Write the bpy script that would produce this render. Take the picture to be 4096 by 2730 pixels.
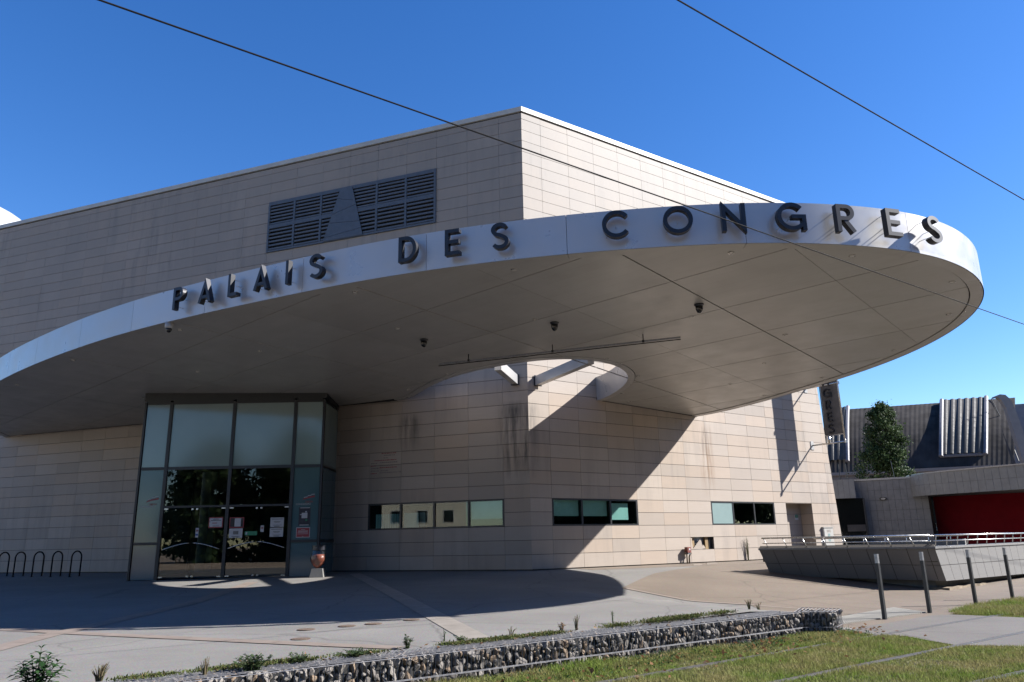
import bpy, bmesh, math, random
import numpy as np
from mathutils import Vector, Matrix

scene = bpy.context.scene
for o in list(bpy.data.objects):
    bpy.data.objects.remove(o)

# ------------------------------------------------------------------ camera
F_PX, PITCH, ROLL, CZ = 3042.19, 0.25757, -0.019214, 0.8375
cp, sp, cr, sr = math.cos(PITCH), math.sin(PITCH), math.cos(ROLL), math.sin(ROLL)
cam_data = bpy.data.cameras.new('camera')
cam_data.sensor_width = 36.0
cam_data.lens = F_PX / 4096 * 36
cam_data.clip_start, cam_data.clip_end = 0.1, 5000
cam = bpy.data.objects.new('camera', cam_data)
scene.collection.objects.link(cam)
fwd, up0, rt0 = Vector((0, cp, sp)), Vector((0, -sp, cp)), Vector((1, 0, 0))
rgt, upv = rt0 * cr + up0 * sr, -rt0 * sr + up0 * cr
M = Matrix((rgt, upv, -fwd)).transposed().to_4x4()
M.translation = Vector((0, 0, CZ))
cam.matrix_world = M
scene.camera = cam

# ------------------------------------------------------------------ sky, sun, exposure
SUN_EL, SUN_AZ = math.radians(35.6), math.radians(1.5)      # azimuth from +X towards +Y
world = bpy.data.worlds.new('World')
scene.world = world
world.use_nodes = True
wn = world.node_tree
for n in list(wn.nodes):
    wn.nodes.remove(n)
sky = wn.nodes.new('ShaderNodeTexSky')
sky.sky_type = 'NISHITA'
sky.sun_disc = False
sky.sun_elevation = SUN_EL
sky.sun_rotation = math.pi / 2 - SUN_AZ
sky.altitude = 250
sky.air_density, sky.dust_density, sky.ozone_density = 1.0, 0.15, 3.0
bg = wn.nodes.new('ShaderNodeBackground')
bg.inputs['Strength'].default_value = 0.072
wo = wn.nodes.new('ShaderNodeOutputWorld')
hs = wn.nodes.new('ShaderNodeHueSaturation')          # the deep clear blue of the day, over the whole sky
hs.inputs['Hue'].default_value = 0.511
hs.inputs['Saturation'].default_value = 1.30
wn.links.new(sky.outputs[0], hs.inputs['Color'])
wn.links.new(hs.outputs[0], bg.inputs['Color'])
wn.links.new(bg.outputs[0], wo.inputs['Surface'])
sun_data = bpy.data.lights.new('sun', 'SUN')
sun_data.energy = 5.0
sun_data.angle = math.radians(0.53)
sun_data.color = (1.0, 0.965, 0.92)
sun = bpy.data.objects.new('sun', sun_data)
scene.collection.objects.link(sun)
SUN = Vector((math.cos(SUN_EL) * math.cos(SUN_AZ), math.cos(SUN_EL) * math.sin(SUN_AZ), math.sin(SUN_EL)))
sun.rotation_euler = SUN.to_track_quat('Z', 'Y').to_euler()
sun.location = SUN * 60
vs = scene.view_settings
vs.view_transform, vs.look, vs.exposure, vs.gamma, vs.use_curve_mapping = 'Standard', 'None', 1.55, 1.0, False
scene.cycles.max_bounces = 8
scene.cycles.transparent_max_bounces = 12

random.seed(7)
rng = np.random.default_rng(7)
V = Vector

# ------------------------------------------------------------------ picture to place
def ray(px, py):
    r2, u2 = (px - 2048) / F_PX, (1365 - py) / F_PX
    rt, up = r2 * cr - u2 * sr, r2 * sr + u2 * cr
    return V((rt, cp - up * sp, sp + up * cp))
CAM = V((0, 0, CZ))
def to_plane(px, py, p0, n):
    d = ray(px, py)
    return CAM + d * ((p0 - CAM).dot(n) / d.dot(n))
def at_z(px, py, z):
    return to_plane(px, py, V((0, 0, z)), V((0, 0, 1)))
def at_y(px, py, y):
    d = ray(px, py)
    return CAM + d * (y / d.y)
def to_px(P):
    P = V(P) - CAM
    fw, up, rt = P.y * cp + P.z * sp, -P.y * sp + P.z * cp, P.x
    return 2048 + F_PX * (rt * cr + up * sr) / fw, 1365 - F_PX * (-rt * sr + up * cr) / fw

# the two facades of the hall meet at CN
CN = V((0.4605, 23.1985, 0))
YL, YR = -1.20845, 0.96529
dL, dR = V((math.sin(YL), math.cos(YL), 0)), V((math.sin(YR), math.cos(YR), 0))
nL, nR = V((dL.y, -dL.x, 0)), V((dR.y, -dR.x, 0))
if nL.y > 0: nL = -nL
if nR.y > 0: nR = -nR
def LW(d, z, n=0.0): return CN + dL * d + nL * n + V((0, 0, z))
def RW(d, z, n=0.0): return CN + dR * d + nR * n + V((0, 0, z))
def onL(px, py, off=0.0):
    q = to_plane(px, py, CN + nL * off, nL); return (q - CN).dot(dL), q.z
def onR(px, py, off=0.0):
    q = to_plane(px, py, CN + nR * off, nR); return (q - CN).dot(dR), q.z

# ------------------------------------------------------------------ ground shape
TZ = -0.66                                   # level of the tram lawn
TD = V((0.803, 0.596, 0))                    # direction of the tracks
TN = V((-0.596, 0.803, 0))                   # away from the tracks, towards the hall
GE = V((5.15, 13.05, 0))                     # end of the gabion
def sstep(a, b, x):
    t = min(1.0, max(0.0, (x - a) / (b - a))); return t * t * (3 - 2 * t)
def ground(x, y):
    p = V((x, y, 0)) - CN
    a, b = p.dot(nL), p.dot(nR)
    dl, dr = p.dot(dL), p.dot(dR)
    if dl > 0 and a > 0 and dl > dr: D = a
    elif dr > 0 and b > 0: D = b
    else: D = p.length
    if a <= 0 and b <= 0: D = 0.0
    base = -0.0265 * min(D, 13.0)
    q = V((x, y, 0)) - GE
    u, v = q.dot(TD), q.dot(TN)
    w = sstep(-1.1, 0.25, u) * (1 - sstep(1.0, 8.5, v))
    return base * (1 - w) + (TZ + 0.006) * w
def on_ground(px, py, dz=0.0):
    z = -0.1
    for _ in range(12):
        P = at_z(px, py, z + dz); z = ground(P.x, P.y)
    return V((P.x, P.y, z))

# ------------------------------------------------------------------ materials
MATS = {}
def nodes_of(name):
    m = bpy.data.materials.new(name); m.use_nodes = True
    nt = m.node_tree
    b = nt.nodes['Principled BSDF']
    MATS[name] = m
    return m, nt, b
def N(nt, t, **kw):
    n = nt.nodes.new(t)
    for k, v in kw.items():
        if k.startswith('i_'): n.inputs[k[2:].replace('_', ' ')].default_value = v
        else: setattr(n, k, v)
    return n
def mixc(nt, fac, a, b, mode='MIX'):
    m = nt.nodes.new('ShaderNodeMix'); m.data_type = 'RGBA'; m.blend_type = mode
    for s, v in ((0, fac), (6, a), (7, b)):
        if hasattr(v, 'is_output'): nt.links.new(v, m.inputs[s])
        else: m.inputs[s].default_value = v if s == 0 else (*v, 1) if len(v) == 3 else v
    return m.outputs[2]
def math_(nt, op, a, b=None, c=None, clamp=False):
    m = nt.nodes.new('ShaderNodeMath'); m.operation = op; m.use_clamp = clamp
    for i, v in enumerate((a, b, c)):
        if v is None: continue
        if hasattr(v, 'is_output'): nt.links.new(v, m.inputs[i])
        else: m.inputs[i].default_value = v
    return m.outputs[0]
def noise(nt, scale, detail=3.0, rough=0.55, stretch=None, coord='pos', distort=0.0):
    if coord == 'pos': c = nt.nodes.new('ShaderNodeNewGeometry').outputs['Position']
    else: c = nt.nodes.new('ShaderNodeTexCoord').outputs['Object']
    if stretch:
        mp = nt.nodes.new('ShaderNodeMapping'); mp.inputs['Scale'].default_value = stretch
        nt.links.new(c, mp.inputs['Vector']); c = mp.outputs[0]
    n = N(nt, 'ShaderNodeTexNoise', i_Scale=scale, i_Detail=detail, i_Roughness=rough, i_Distortion=distort)
    nt.links.new(c, n.inputs['Vector'])
    return n.outputs['Fac']
def ramp(nt, v, lo, hi, a=0.0, b=1.0):
    m = N(nt, 'ShaderNodeMapRange', clamp=True)
    nt.links.new(v, m.inputs[0])
    for i, x in zip((1, 2, 3, 4), (lo, hi, a, b)): m.inputs[i].default_value = x
    return m.outputs[0]
def bump(nt, b, h, strength=0.2, dist=0.01):
    n = N(nt, 'ShaderNodeBump', i_Strength=strength, i_Distance=dist)
    nt.links.new(h, n.inputs['Height']); nt.links.new(n.outputs[0], b.inputs['Normal'])
def plain(name, col, rough=0.5, metal=0.0, var=0.12, scale=6.0, bmp=0.0, bscale=60.0, spec=0.5, coat=0.0, stretch=None):
    m, nt, b = nodes_of(name)
    n = noise(nt, scale, 4, stretch=stretch)
    c = mixc(nt, ramp(nt, n, 0.3, 0.7), [v * (1 - var) for v in col], [min(1, v * (1 + var)) for v in col])
    nt.links.new(c, b.inputs['Base Color'])
    r = ramp(nt, noise(nt, scale * 2.3, 3), 0.3, 0.7, rough * 0.85, min(1, rough * 1.15))
    nt.links.new(r, b.inputs['Roughness'])
    b.inputs['Metallic'].default_value = metal
    b.inputs['Specular IOR Level'].default_value = spec
    b.inputs['Coat Weight'].default_value = coat
    if bmp: bump(nt, b, noise(nt, bscale, 3), bmp, 0.01)
    return m

STAINS = [(0.10, 23.34, 0.75, 2.6, 5.1, (0.05, 0.047, 0.045), 0.85), (-3.4, 24.66, 0.5, 3.6, 5.0, (0.06, 0.055, 0.05), 0.8), (6.95, 27.70, 0.42, 2.2, 4.9, (0.16, 0.095, 0.05), 0.75), (6.85, 27.62, 0.26, 3.6, 4.8, (0.07, 0.068, 0.066), 0.8)]
def stone_material(name, base, streak):
    m, nt, b = nodes_of(name)
    oi = nt.nodes.new('ShaderNodeObjectInfo').outputs['Random']
    geo = nt.nodes.new('ShaderNodeNewGeometry')
    isl = geo.outputs['Random Per Island']
    r = math_(nt, 'FRACT', math_(nt, 'ADD', oi, isl))
    r2 = math_(nt, 'FRACT', math_(nt, 'MULTIPLY', r, 7.31))
    c = mixc(nt, r, [v * 0.86 for v in base], [v * 1.07 for v in base])
    c = mixc(nt, math_(nt, 'MULTIPLY', math_(nt, 'GREATER_THAN', r2, 0.72), 0.55), c, (base[0] * 1.06, base[1] * 0.97, base[2] * 0.88))
    # fine horizontal bedding
    bed = noise(nt, 2.2, 5, 0.65, stretch=(1.0, 1.0, 14.0))
    c = mixc(nt, ramp(nt, bed, 0.35, 0.68, 0.0, 0.16), c, [v * 0.72 for v in base])
    cloud = noise(nt, 0.55, 4, 0.6)
    c = mixc(nt, ramp(nt, cloud, 0.42, 0.72, 0.0, 0.22), c, (base[0] * 0.80, base[1] * 0.76, base[2] * 0.72))
    if streak:
        st = noise(nt, 1.6, 4, 0.62, stretch=(1.9, 1.9, 0.22))
        big = noise(nt, 0.30, 2, 0.5)
        z = nt.nodes.new('ShaderNodeSeparateXYZ'); nt.links.new(geo.outputs['Position'], z.inputs[0])
        hi = ramp(nt, z.outputs[2], 10.5, 14.6)
        k = math_(nt, 'MULTIPLY', ramp(nt, st, 0.48, 0.66), ramp(nt, big, 0.40, 0.56))
        k = math_(nt, 'MULTIPLY', k, math_(nt, 'MULTIPLY_ADD', hi, 0.66, 0.20))
        c = mixc(nt, k, c, (0.091, 0.084, 0.0805))
    zz_ = nt.nodes.new('ShaderNodeSeparateXYZ'); nt.links.new(geo.outputs['Position'], zz_.inputs[0])
    wth = math_(nt, 'MULTIPLY', ramp(nt, zz_.outputs[2], 5.0, 13.5), ramp(nt, noise(nt, 0.8, 4, 0.6, stretch=(1, 1, .5)), 0.2, 0.75, 0.5, 0.9))
    c = mixc(nt, wth, c, (0.182, 0.164, 0.149))
    for cx_, cy_, rad, za, zb, col_, amt in STAINS:
        sx = nt.nodes.new('ShaderNodeSeparateXYZ'); nt.links.new(geo.outputs['Position'], sx.inputs[0])
        ddx = math_(nt, 'POWER', math_(nt, 'SUBTRACT', sx.outputs[0], cx_), 2.0); ddy = math_(nt, 'POWER', math_(nt, 'SUBTRACT', sx.outputs[1], cy_), 2.0)
        rr_ = math_(nt, 'SQRT', math_(nt, 'ADD', ddx, ddy))
        st2 = noise(nt, 2.2, 5, 0.65, stretch=(3.2, 3.2, 0.28))
        kk2 = math_(nt, 'MULTIPLY', ramp(nt, rr_, rad, rad * .35), ramp(nt, st2, 0.40, 0.62))
        kk2 = math_(nt, 'MULTIPLY', kk2, math_(nt, 'MULTIPLY', ramp(nt, sx.outputs[2], za, za + .8), ramp(nt, sx.outputs[2], zb, zb - .3)))
        c = mixc(nt, math_(nt, 'MULTIPLY', kk2, amt), c, col_)
    low = ramp(nt, noise(nt, 3.5, 4), 0.55, 0.75, 0, 0.25)
    z2 = nt.nodes.new('ShaderNodeSeparateXYZ'); nt.links.new(geo.outputs['Position'], z2.inputs[0])
    c = mixc(nt, math_(nt, 'MULTIPLY', low, ramp(nt, z2.outputs[2], 1.1, 0.0)), c, (0.21, 0.175, 0.147))
    nt.links.new(c, b.inputs['Base Color'])
    b.inputs['Roughness'].default_value = 0.62
    b.inputs['Specular IOR Level'].default_value = 0.35
    bump(nt, b, noise(nt, 9, 5, 0.7, stretch=(1, 1, 5)), 0.12, 0.006)
    return m
stone_material('stone', (0.300, 0.256, 0.216), True)
plain('joint', (0.045, 0.038, 0.032), 0.95)
plain('coping', (0.322, 0.315, 0.294), 0.45, 0.0, 0.10, 2.0)
# canopy sheet metal
def sheet(name, col, rough, metal, planks=False):
    m, nt, b = nodes_of(name)
    oi = nt.nodes.new('ShaderNodeObjectInfo').outputs['Random']
    c = mixc(nt, oi, [v * 0.95 for v in col], [v * 1.03 for v in col])
    st = noise(nt, 0.9, 4, 0.6, stretch=(1, 1, 0.35))
    c = mixc(nt, ramp(nt, st, 0.5, 0.75, 0, 0.16), c, [v * 0.7 for v in col])
    nt.links.new(c, b.inputs['Base Color'])
    nt.links.new(ramp(nt, noise(nt, 1.7, 3), 0.3, 0.7, rough * 0.8, rough * 1.25), b.inputs['Roughness'])
    b.inputs['Metallic'].default_value = metal
    bump(nt, b, noise(nt, 0.8, 2), 0.05, 0.02)
    if planks:
        g = nt.nodes.new('ShaderNodeNewGeometry'); dp = nt.nodes.new('ShaderNodeVectorMath'); dp.operation = 'DOT_PRODUCT'
        nt.links.new(g.outputs['Position'], dp.inputs[0]); dp.inputs[1].default_value = (.6626 / .305, .7490 / .305, 0)
        fr = math_(nt, 'FRACT', math_(nt, 'ADD', dp.outputs['Value'], 100 - 8.62 / .305))
        ln = ramp(nt, math_(nt, 'ABSOLUTE', math_(nt, 'SUBTRACT', fr, .5)), .482, .498, 0, .30)
        tone = nt.nodes.new('ShaderNodeTexWhiteNoise'); tone.noise_dimensions = '1D'
        nt.links.new(math_(nt, 'FLOOR', math_(nt, 'ADD', dp.outputs['Value'], 100 - 8.62 / .305)), tone.inputs['W'])
        c2 = mixc(nt, ramp(nt, tone.outputs['Value'], 0, 1, 0, .14), c, [v * .6 for v in col])
        c2 = mixc(nt, ln, c2, [v * .3 for v in col])
        c2 = mixc(nt, ramp(nt, noise(nt, 0.45, 5, .65), .5, .72, 0, .22), c2, (col[0] * .62, col[1] * .58, col[2] * .5))
        nt.links.new(c2, b.inputs['Base Color'])
    return m
sheet('fascia', (0.40, 0.395, 0.39), 0.32, 0.35)
sheet('soffit', (0.34, 0.33, 0.312), 0.36, 0.10, True)
plain('sign_panel', (0.105, 0.10, 0.098), 0.35, 0.5, 0.3, 3)
plain('cage_wire', (0.20, 0.20, 0.21), 0.6, 0.3, 0.2, 20)
plain('dark_gap', (0.02, 0.02, 0.02), 0.9)
plain('black_paint', (0.012, 0.013, 0.018), 0.38, 0.0, 0.2)
plain('letter_face', (0.050, 0.052, 0.058), 0.42, 0.35, 0.12)
plain('louvre_paint', (0.0665, 0.0735, 0.0875), 0.45, 0.2, 0.12)
plain('frame_dark', (0.016, 0.017, 0.019), 0.4, 0.2)
plain('steel', (0.52, 0.51, 0.49), 0.28, 1.0, 0.1)
plain('galvanised', (0.231, 0.238, 0.252), 0.42, 0.85, 0.2, 20)
plain('wire_black', (0.012, 0.012, 0.013), 0.8, spec=0.1)
plain('anthracite', (0.010, 0.012, 0.015), 0.42, 0.1)
plain('white_plastic', (0.294, 0.287, 0.273), 0.4)
plain('dark_glass', (0.006, 0.007, 0.008), 0.08, 0.0, 0.1)
plain('paper', (0.35, 0.357, 0.371), 0.7, 0, 0.04)
plain('ink', (0.03, 0.03, 0.04), 0.8)
plain('red_print', (0.21, 0.0154, 0.021), 0.5)
plain('green_print', (0.0105, 0.154, 0.07), 0.5)
plain('blue_print', (0.021, 0.056, 0.175), 0.5)
plain('lamp_glass', (0.49, 0.49, 0.476), 0.15)
plain('interior', (0.13, 0.115, 0.10), 0.7)
plain('interior_dark', (0.0126, 0.0119, 0.0119), 0.6)
plain('lobby_floor', (0.10, 0.095, 0.09), 0.2)
plain('wood', (0.21, 0.14, 0.063), 0.7, 0, 0.25, 8, 0.2, 40, stretch=(1, 1, .2))
plain('concrete', (0.14, 0.1379, 0.1316), 0.85, 0, 0.12, 5, 0.25, 90)
plain('rough_concrete', (0.175, 0.1365, 0.091), 0.95, 0, 0.25, 9, 0.8, 18)
plain('granite', (0.14, 0.1365, 0.133), 0.55, 0, 0.22, 120, 0.05, 60)
plain('annex_tile', (0.14, 0.14, 0.14), 0.5, 0, 0.14, 4)
plain('annex_band', (0.175, 0.175, 0.168), 0.5, 0, 0.12, 3)
plain('red_wall', (0.13, 0.004, 0.008), 0.75, 0, 0.12, 3, spec=0.08)
plain('roof_dark', (0.034, 0.031, 0.030), 0.9, 0.0, 0.35, 0.9, stretch=(1, 1, .25), spec=0.1)
plain('roof_light', (0.06, 0.057, 0.054), 0.7, 0.0, 0.2, 2, spec=0.2)
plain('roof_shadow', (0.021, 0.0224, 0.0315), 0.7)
plain('gable', (0.119, 0.1155, 0.1225), 0.6, 0, 0.1, 2)
plain('lilac_sheet', (0.119, 0.1155, 0.1295), 0.6, 0, 0.12, 3)
plain('white_dome', (0.35, 0.364, 0.385), 0.35, 0.0, 0.05, 1)
plain('blind', (0.30, 0.42, 0.39), 0.8, 0, 0.06, 3)
plain('blind_pale', (0.17, 0.235, 0.23), 0.35, 0, 0.04, 3)
plain('rust', (0.085, 0.058, 0.042), 0.9, 0.1, 0.4, 30, 0.4, 120)
plain('hydrant_red', (0.14, 0.035, 0.0245), 0.5)
plain('brass', (0.14, 0.112, 0.084), 0.45, 0.7)
plain('orange_bag', (0.238, 0.077, 0.049), 0.35, 0, 0.3, 12)
plain('bark', (0.084, 0.0735, 0.063), 0.9, 0, 0.3, 12, .5, 40)
plain('apartment', (0.385, 0.35, 0.28), 0.8, 0, 0.08, .6)
plain('tactile', (0.252, 0.2415, 0.217), 0.75, 0, 0.08, 8)
plain('band_stone', (0.161, 0.1295, 0.1085), 0.7, 0, 0.12, 3, 0.1, 60)
plain('band_pale', (0.189, 0.168, 0.147), 0.65, 0, 0.10, 3, 0.1, 60)
plain('rail_steel', (0.10, 0.095, 0.09), 0.55, 0.5, 0.3, 12)
plain('rail_bed', (0.085, 0.072, 0.058), 0.95, 0, 0.25, 9, 0.3, 80)
plain('soil', (0.0455, 0.0406, 0.0238), 0.95, 0, 0.35, 5, 0.6, 25)
plain('earth', (0.33, 0.25, 0.18), 0.95, 0, 0.2, 0.2)
plain('graffiti', (0.154, 0.133, 0.126), 0.8)

def paving(name, col, tint):
    m, nt, b = nodes_of(name)
    c = mixc(nt, ramp(nt, noise(nt, 0.35, 5, 0.65), 0.32, 0.68), [v * 0.82 for v in col], [v * 1.10 for v in col])
    c = mixc(nt, ramp(nt, noise(nt, 1.4, 5, 0.65, stretch=(0.5, 1.6, 1)), 0.48, 0.72, 0, 0.55), c, tint)
    vo = N(nt, 'ShaderNodeTexVoronoi', i_Scale=95.0)
    g = nt.nodes.new('ShaderNodeNewGeometry'); nt.links.new(g.outputs['Position'], vo.inputs['Vector'])
    c = mixc(nt, 0.30, c, vo.outputs['Color'], 'SOFT_LIGHT')
    c = mixc(nt, ramp(nt, noise(nt, 260, 2), 0.35, 0.65, 0, 0.18), c, [v * 0.55 for v in col])
    # hairline cracks
    v2 = N(nt, 'ShaderNodeTexVoronoi', feature='DISTANCE_TO_EDGE', i_Scale=0.33)
    mp = nt.nodes.new('ShaderNodeMapping'); mp.inputs['Scale'].default_value = (1, 1.0, 0)
    nz = N(nt, 'ShaderNodeTexNoise', i_Scale=1.3, i_Detail=4.0)
    va = nt.nodes.new('ShaderNodeVectorMath'); va.operation = 'MULTIPLY_ADD'
    nt.links.new(g.outputs['Position'], nz.inputs['Vector'])
    nt.links.new(nz.outputs['Color'], va.inputs[0]); va.inputs[1].default_value = (0.5, 0.5, 0); nt.links.new(g.outputs['Position'], va.inputs[2])
    nt.links.new(va.outputs[0], mp.inputs[0]); nt.links.new(mp.outputs[0], v2.inputs['Vector'])
    c = mixc(nt, ramp(nt, v2.outputs['Distance'], 0.0, 0.009, 0.6, 0.0), c, [v * 0.45 for v in col])
    nt.links.new(c, b.inputs['Base Color'])
    b.inputs['Roughness'].default_value = 0.78
    b.inputs['Specular IOR Level'].default_value = 0.3
    bump(nt, b, vo.outputs['Distance'], 0.25, 0.006)
    return m
paving('plaza', (0.156, 0.149, 0.140), (0.122, 0.114, 0.105))
paving('tan_paving', (0.14, 0.112, 0.0875), (0.1015, 0.0805, 0.063))
paving('slab', (0.1155, 0.1064, 0.098), (0.084, 0.077, 0.07))

def leafy(name, c1, c2, c3, rough=0.5, trans=0.25):
    m, nt, b = nodes_of(name)
    isl = nt.nodes.new('ShaderNodeNewGeometry').outputs['Random Per Island']
    c = mixc(nt, ramp(nt, isl, 0.0, 0.6), c1, c2)
    c = mixc(nt, ramp(nt, isl, 0.82, 0.86), c, c3)
    nt.links.new(c, b.inputs['Base Color'])
    b.inputs['Roughness'].default_value = rough
    b.inputs['Specular IOR Level'].default_value = 0.06
    t = nt.nodes.new('ShaderNodeBsdfTranslucent'); nt.links.new(c, t.inputs['Color'])
    mx = nt.nodes.new('ShaderNodeMixShader'); mx.inputs[0].default_value = trans
    out = nt.nodes['Material Output']
    nt.links.new(b.outputs[0], mx.inputs[1]); nt.links.new(t.outputs[0], mx.inputs[2]); nt.links.new(mx.outputs[0], out.inputs['Surface'])
    return m
leafy('tree_leaf', (0.020, 0.036, 0.013), (0.042, 0.068, 0.024), (0.068, 0.094, 0.042))
leafy('shrub_leaf', (0.014, 0.0385, 0.0126), (0.028, 0.063, 0.0224), (0.049, 0.084, 0.035))
leafy('weed_leaf', (0.0266, 0.0476, 0.0196), (0.0525, 0.077, 0.035), (0.077, 0.091, 0.0525))
leafy('moss', (0.045, 0.062, 0.018), (0.085, 0.10, 0.034), (0.12, 0.095, 0.045))
leafy('dry_stem', (0.112, 0.091, 0.0525), (0.154, 0.126, 0.077), (0.07, 0.077, 0.035))
leafy('dead_leaf', (0.098, 0.0455, 0.021), (0.161, 0.0875, 0.0455), (0.196, 0.133, 0.084), 0.7)
leafy('pebble', (0.14, 0.126, 0.1085), (0.252, 0.2345, 0.21), (0.322, 0.294, 0.252), 0.85, 0.0)
def grass_material():
    m, nt, b = nodes_of('grass')
    isl = nt.nodes.new('ShaderNodeNewGeometry').outputs['Random Per Island']
    c = mixc(nt, isl, (0.085, 0.145, 0.018), (0.185, 0.250, 0.046))
    patch = ramp(nt, noise(nt, 1.3, 5, 0.65), 0.36, 0.60)
    c = mixc(nt, math_(nt, 'MULTIPLY', patch, 0.75), c, (0.26, 0.21, 0.10))
    c = mixc(nt, ramp(nt, isl, 0.86, 0.88, 0, 0.9), c, (0.133, 0.1085, 0.056))
    nt.links.new(c, b.inputs['Base Color']); b.inputs['Roughness'].default_value = 0.7; b.inputs['Specular IOR Level'].default_value = 0.12
    t = nt.nodes.new('ShaderNodeBsdfTranslucent'); nt.links.new(c, t.inputs['Color'])
    mx = nt.nodes.new('ShaderNodeMixShader'); mx.inputs[0].default_value = 0.3
    nt.links.new(b.outputs[0], mx.inputs[1]); nt.links.new(t.outputs[0], mx.inputs[2])
    nt.links.new(mx.outputs[0], nt.nodes['Material Output'].inputs['Surface'])
grass_material()

def glass(name, tint, refl=1.6, rough=0.0):
    m, nt, b = nodes_of(name)
    nt.nodes.remove(b)
    tr = N(nt, 'ShaderNodeBsdfTransparent'); tr.inputs[0].default_value = (*tint, 1)
    gl = N(nt, 'ShaderNodeBsdfGlossy'); gl.inputs['Roughness'].default_value = rough
    lw_ = N(nt, 'ShaderNodeLayerWeight'); lw_.inputs['Blend'].default_value = 0.5
    f4 = math_(nt, 'MULTIPLY_ADD', math_(nt, 'POWER', lw_.outputs['Facing'], 4.0), 0.75, ((refl - 1) / (refl + 1)) ** 2 * 1.3)
    mx = nt.nodes.new('ShaderNodeMixShader')
    nt.links.new(f4, mx.inputs[0]); nt.links.new(tr.outputs[0], mx.inputs[1]); nt.links.new(gl.outputs[0], mx.inputs[2])
    nt.links.new(mx.outputs[0], nt.nodes['Material Output'].inputs['Surface'])
    return m
glass('window_glass', (0.80, 0.90, 0.89), 1.5)
glass('door_glass', (0.80, 0.83, 0.82), 1.5)
glass('bag_film', (0.75, 0.75, 0.75), 1.5, 0.2)
glass('sign_glass', (0.16, 0.16, 0.16), 1.6, 0.15)
m, nt, b = nodes_of('frosted')
b.inputs['Base Color'].default_value = (0.16, 0.215, 0.205, 1)
b.inputs['Roughness'].default_value = 0.10
b.inputs['Specular IOR Level'].default_value = 0.8
nt.links.new(mixc(nt, ramp(nt, noise(nt, 0.8, 2), 0.3, 0.7), (0.15, 0.205, 0.195), (0.18, 0.235, 0.22)), b.inputs['Base Color'])
m, nt, b = nodes_of('frosted_blue')
b.inputs['Roughness'].default_value = 0.08
nt.links.new(mixc(nt, ramp(nt, noise(nt, 0.8, 2), 0.3, 0.7), (0.055, 0.105, 0.12), (0.07, 0.125, 0.14)), b.inputs['Base Color'])
MAT = MATS

# ------------------------------------------------------------------ mesh helpers
COL = scene.collection
def root_loc(o):
    while o.parent: o = o.parent
    return o.location.copy()
def link(name, me, mat, parent=None):
    o = bpy.data.objects.new(name, me); COL.objects.link(o)
    if mat is not None and not me.materials: me.materials.append(MAT[mat])
    if parent is not None: o.parent = parent
    return o
class MB:
    def __init__(s): s.v, s.f = [], []
    def add(s, vs, fs):
        k = len(s.v); s.v += [tuple(v) for v in vs]; s.f += [tuple(i + k for i in f) for f in fs]; return s
    def quad(s, a, b, c, d): return s.add((a, b, c, d), ((0, 1, 2, 3),))
    def box(s, c, ax, ay, az, back=True):
        c = V(c); P = [c + ax * i + ay * j + az * k for i in (-1, 1) for j in (-1, 1) for k in (-1, 1)]
        return s.add(P, ((0, 1, 3, 2), (4, 6, 7, 5), (0, 4, 5, 1), (2, 3, 7, 6), (0, 2, 6, 4), (1, 5, 7, 3)))
    def span(s, a, b, ay, az):                # bar from a to b with half extents ay, az
        a, b = V(a), V(b); return s.box((a + b) / 2, (b - a) / 2, ay, az)
    def prism(s, poly, vec):
        n = len(poly); vec = V(vec); A = [V(p) for p in poly]; B = [p + vec for p in A]
        return s.add(A + B, [tuple(range(n))[::-1], tuple(range(n, 2 * n))] + [(i, (i + 1) % n, n + (i + 1) % n, n + i) for i in range(n)])
    def tube(s, pts, r, n=8, caps=True):
        pts = [V(p) for p in pts]; rs = r if isinstance(r, (list, tuple)) else [r] * len(pts)
        rings = []; prev = None
        for i, p in enumerate(pts):
            t = (pts[min(i + 1, len(pts) - 1)] - pts[max(i - 1, 0)]).normalized()
            if prev is None:
                a = t.cross(V((0, 0, 1)));  a = t.cross(V((1, 0, 0))) if a.length < 1e-3 else a
            else: a = prev - t * prev.dot(t)
            a.normalize(); prev = a; bb = t.cross(a)
            rings.append([p + (a * math.cos(k * 2 * math.pi / n) + bb * math.sin(k * 2 * math.pi / n)) * rs[i] for k in range(n)])
        vs = [v for R in rings for v in R]; fs = []
        for i in range(len(pts) - 1):
            for k in range(n):
                fs.append((i * n + k, i * n + (k + 1) % n, (i + 1) * n + (k + 1) % n, (i + 1) * n + k))
        if caps: fs += [tuple(range(n))[::-1], tuple(range((len(pts) - 1) * n, len(pts) * n))]
        return s.add(vs, fs)
    def lathe(s, base, prof, n=16):           # prof: (radius, height)
        base = V(base); vs = []; fs = []
        for r, h in prof: vs += [base + V((r * math.cos(k * 2 * math.pi / n), r * math.sin(k * 2 * math.pi / n), h)) for k in range(n)]
        for i in range(len(prof) - 1):
            for k in range(n): fs.append((i * n + k, i * n + (k + 1) % n, (i + 1) * n + (k + 1) % n, (i + 1) * n + k))
        fs += [tuple(range(n))[::-1], tuple(range((len(prof) - 1) * n, len(prof) * n))]
        return s.add(vs, fs)
    def build(s, name, mat, parent=None, smooth=False, local=False):
        off = V((0, 0, 0)) if (parent is None or local) else root_loc(parent)
        me = bpy.data.meshes.new(name)
        me.from_pydata([tuple(V(v) - off) for v in s.v], [], s.f)
        me.validate()
        bm = bmesh.new(); bm.from_mesh(me); bmesh.ops.recalc_face_normals(bm, faces=bm.faces); bm.to_mesh(me); bm.free()
        if smooth: me.shade_smooth()
        return link(name, me, mat, parent)
def tag(o, label=None, cat=None, group=None, kind=None):
    if label: o['label'] = label
    if cat: o['category'] = cat
    if group: o['group'] = group
    if kind: o['kind'] = kind
    return o
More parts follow.
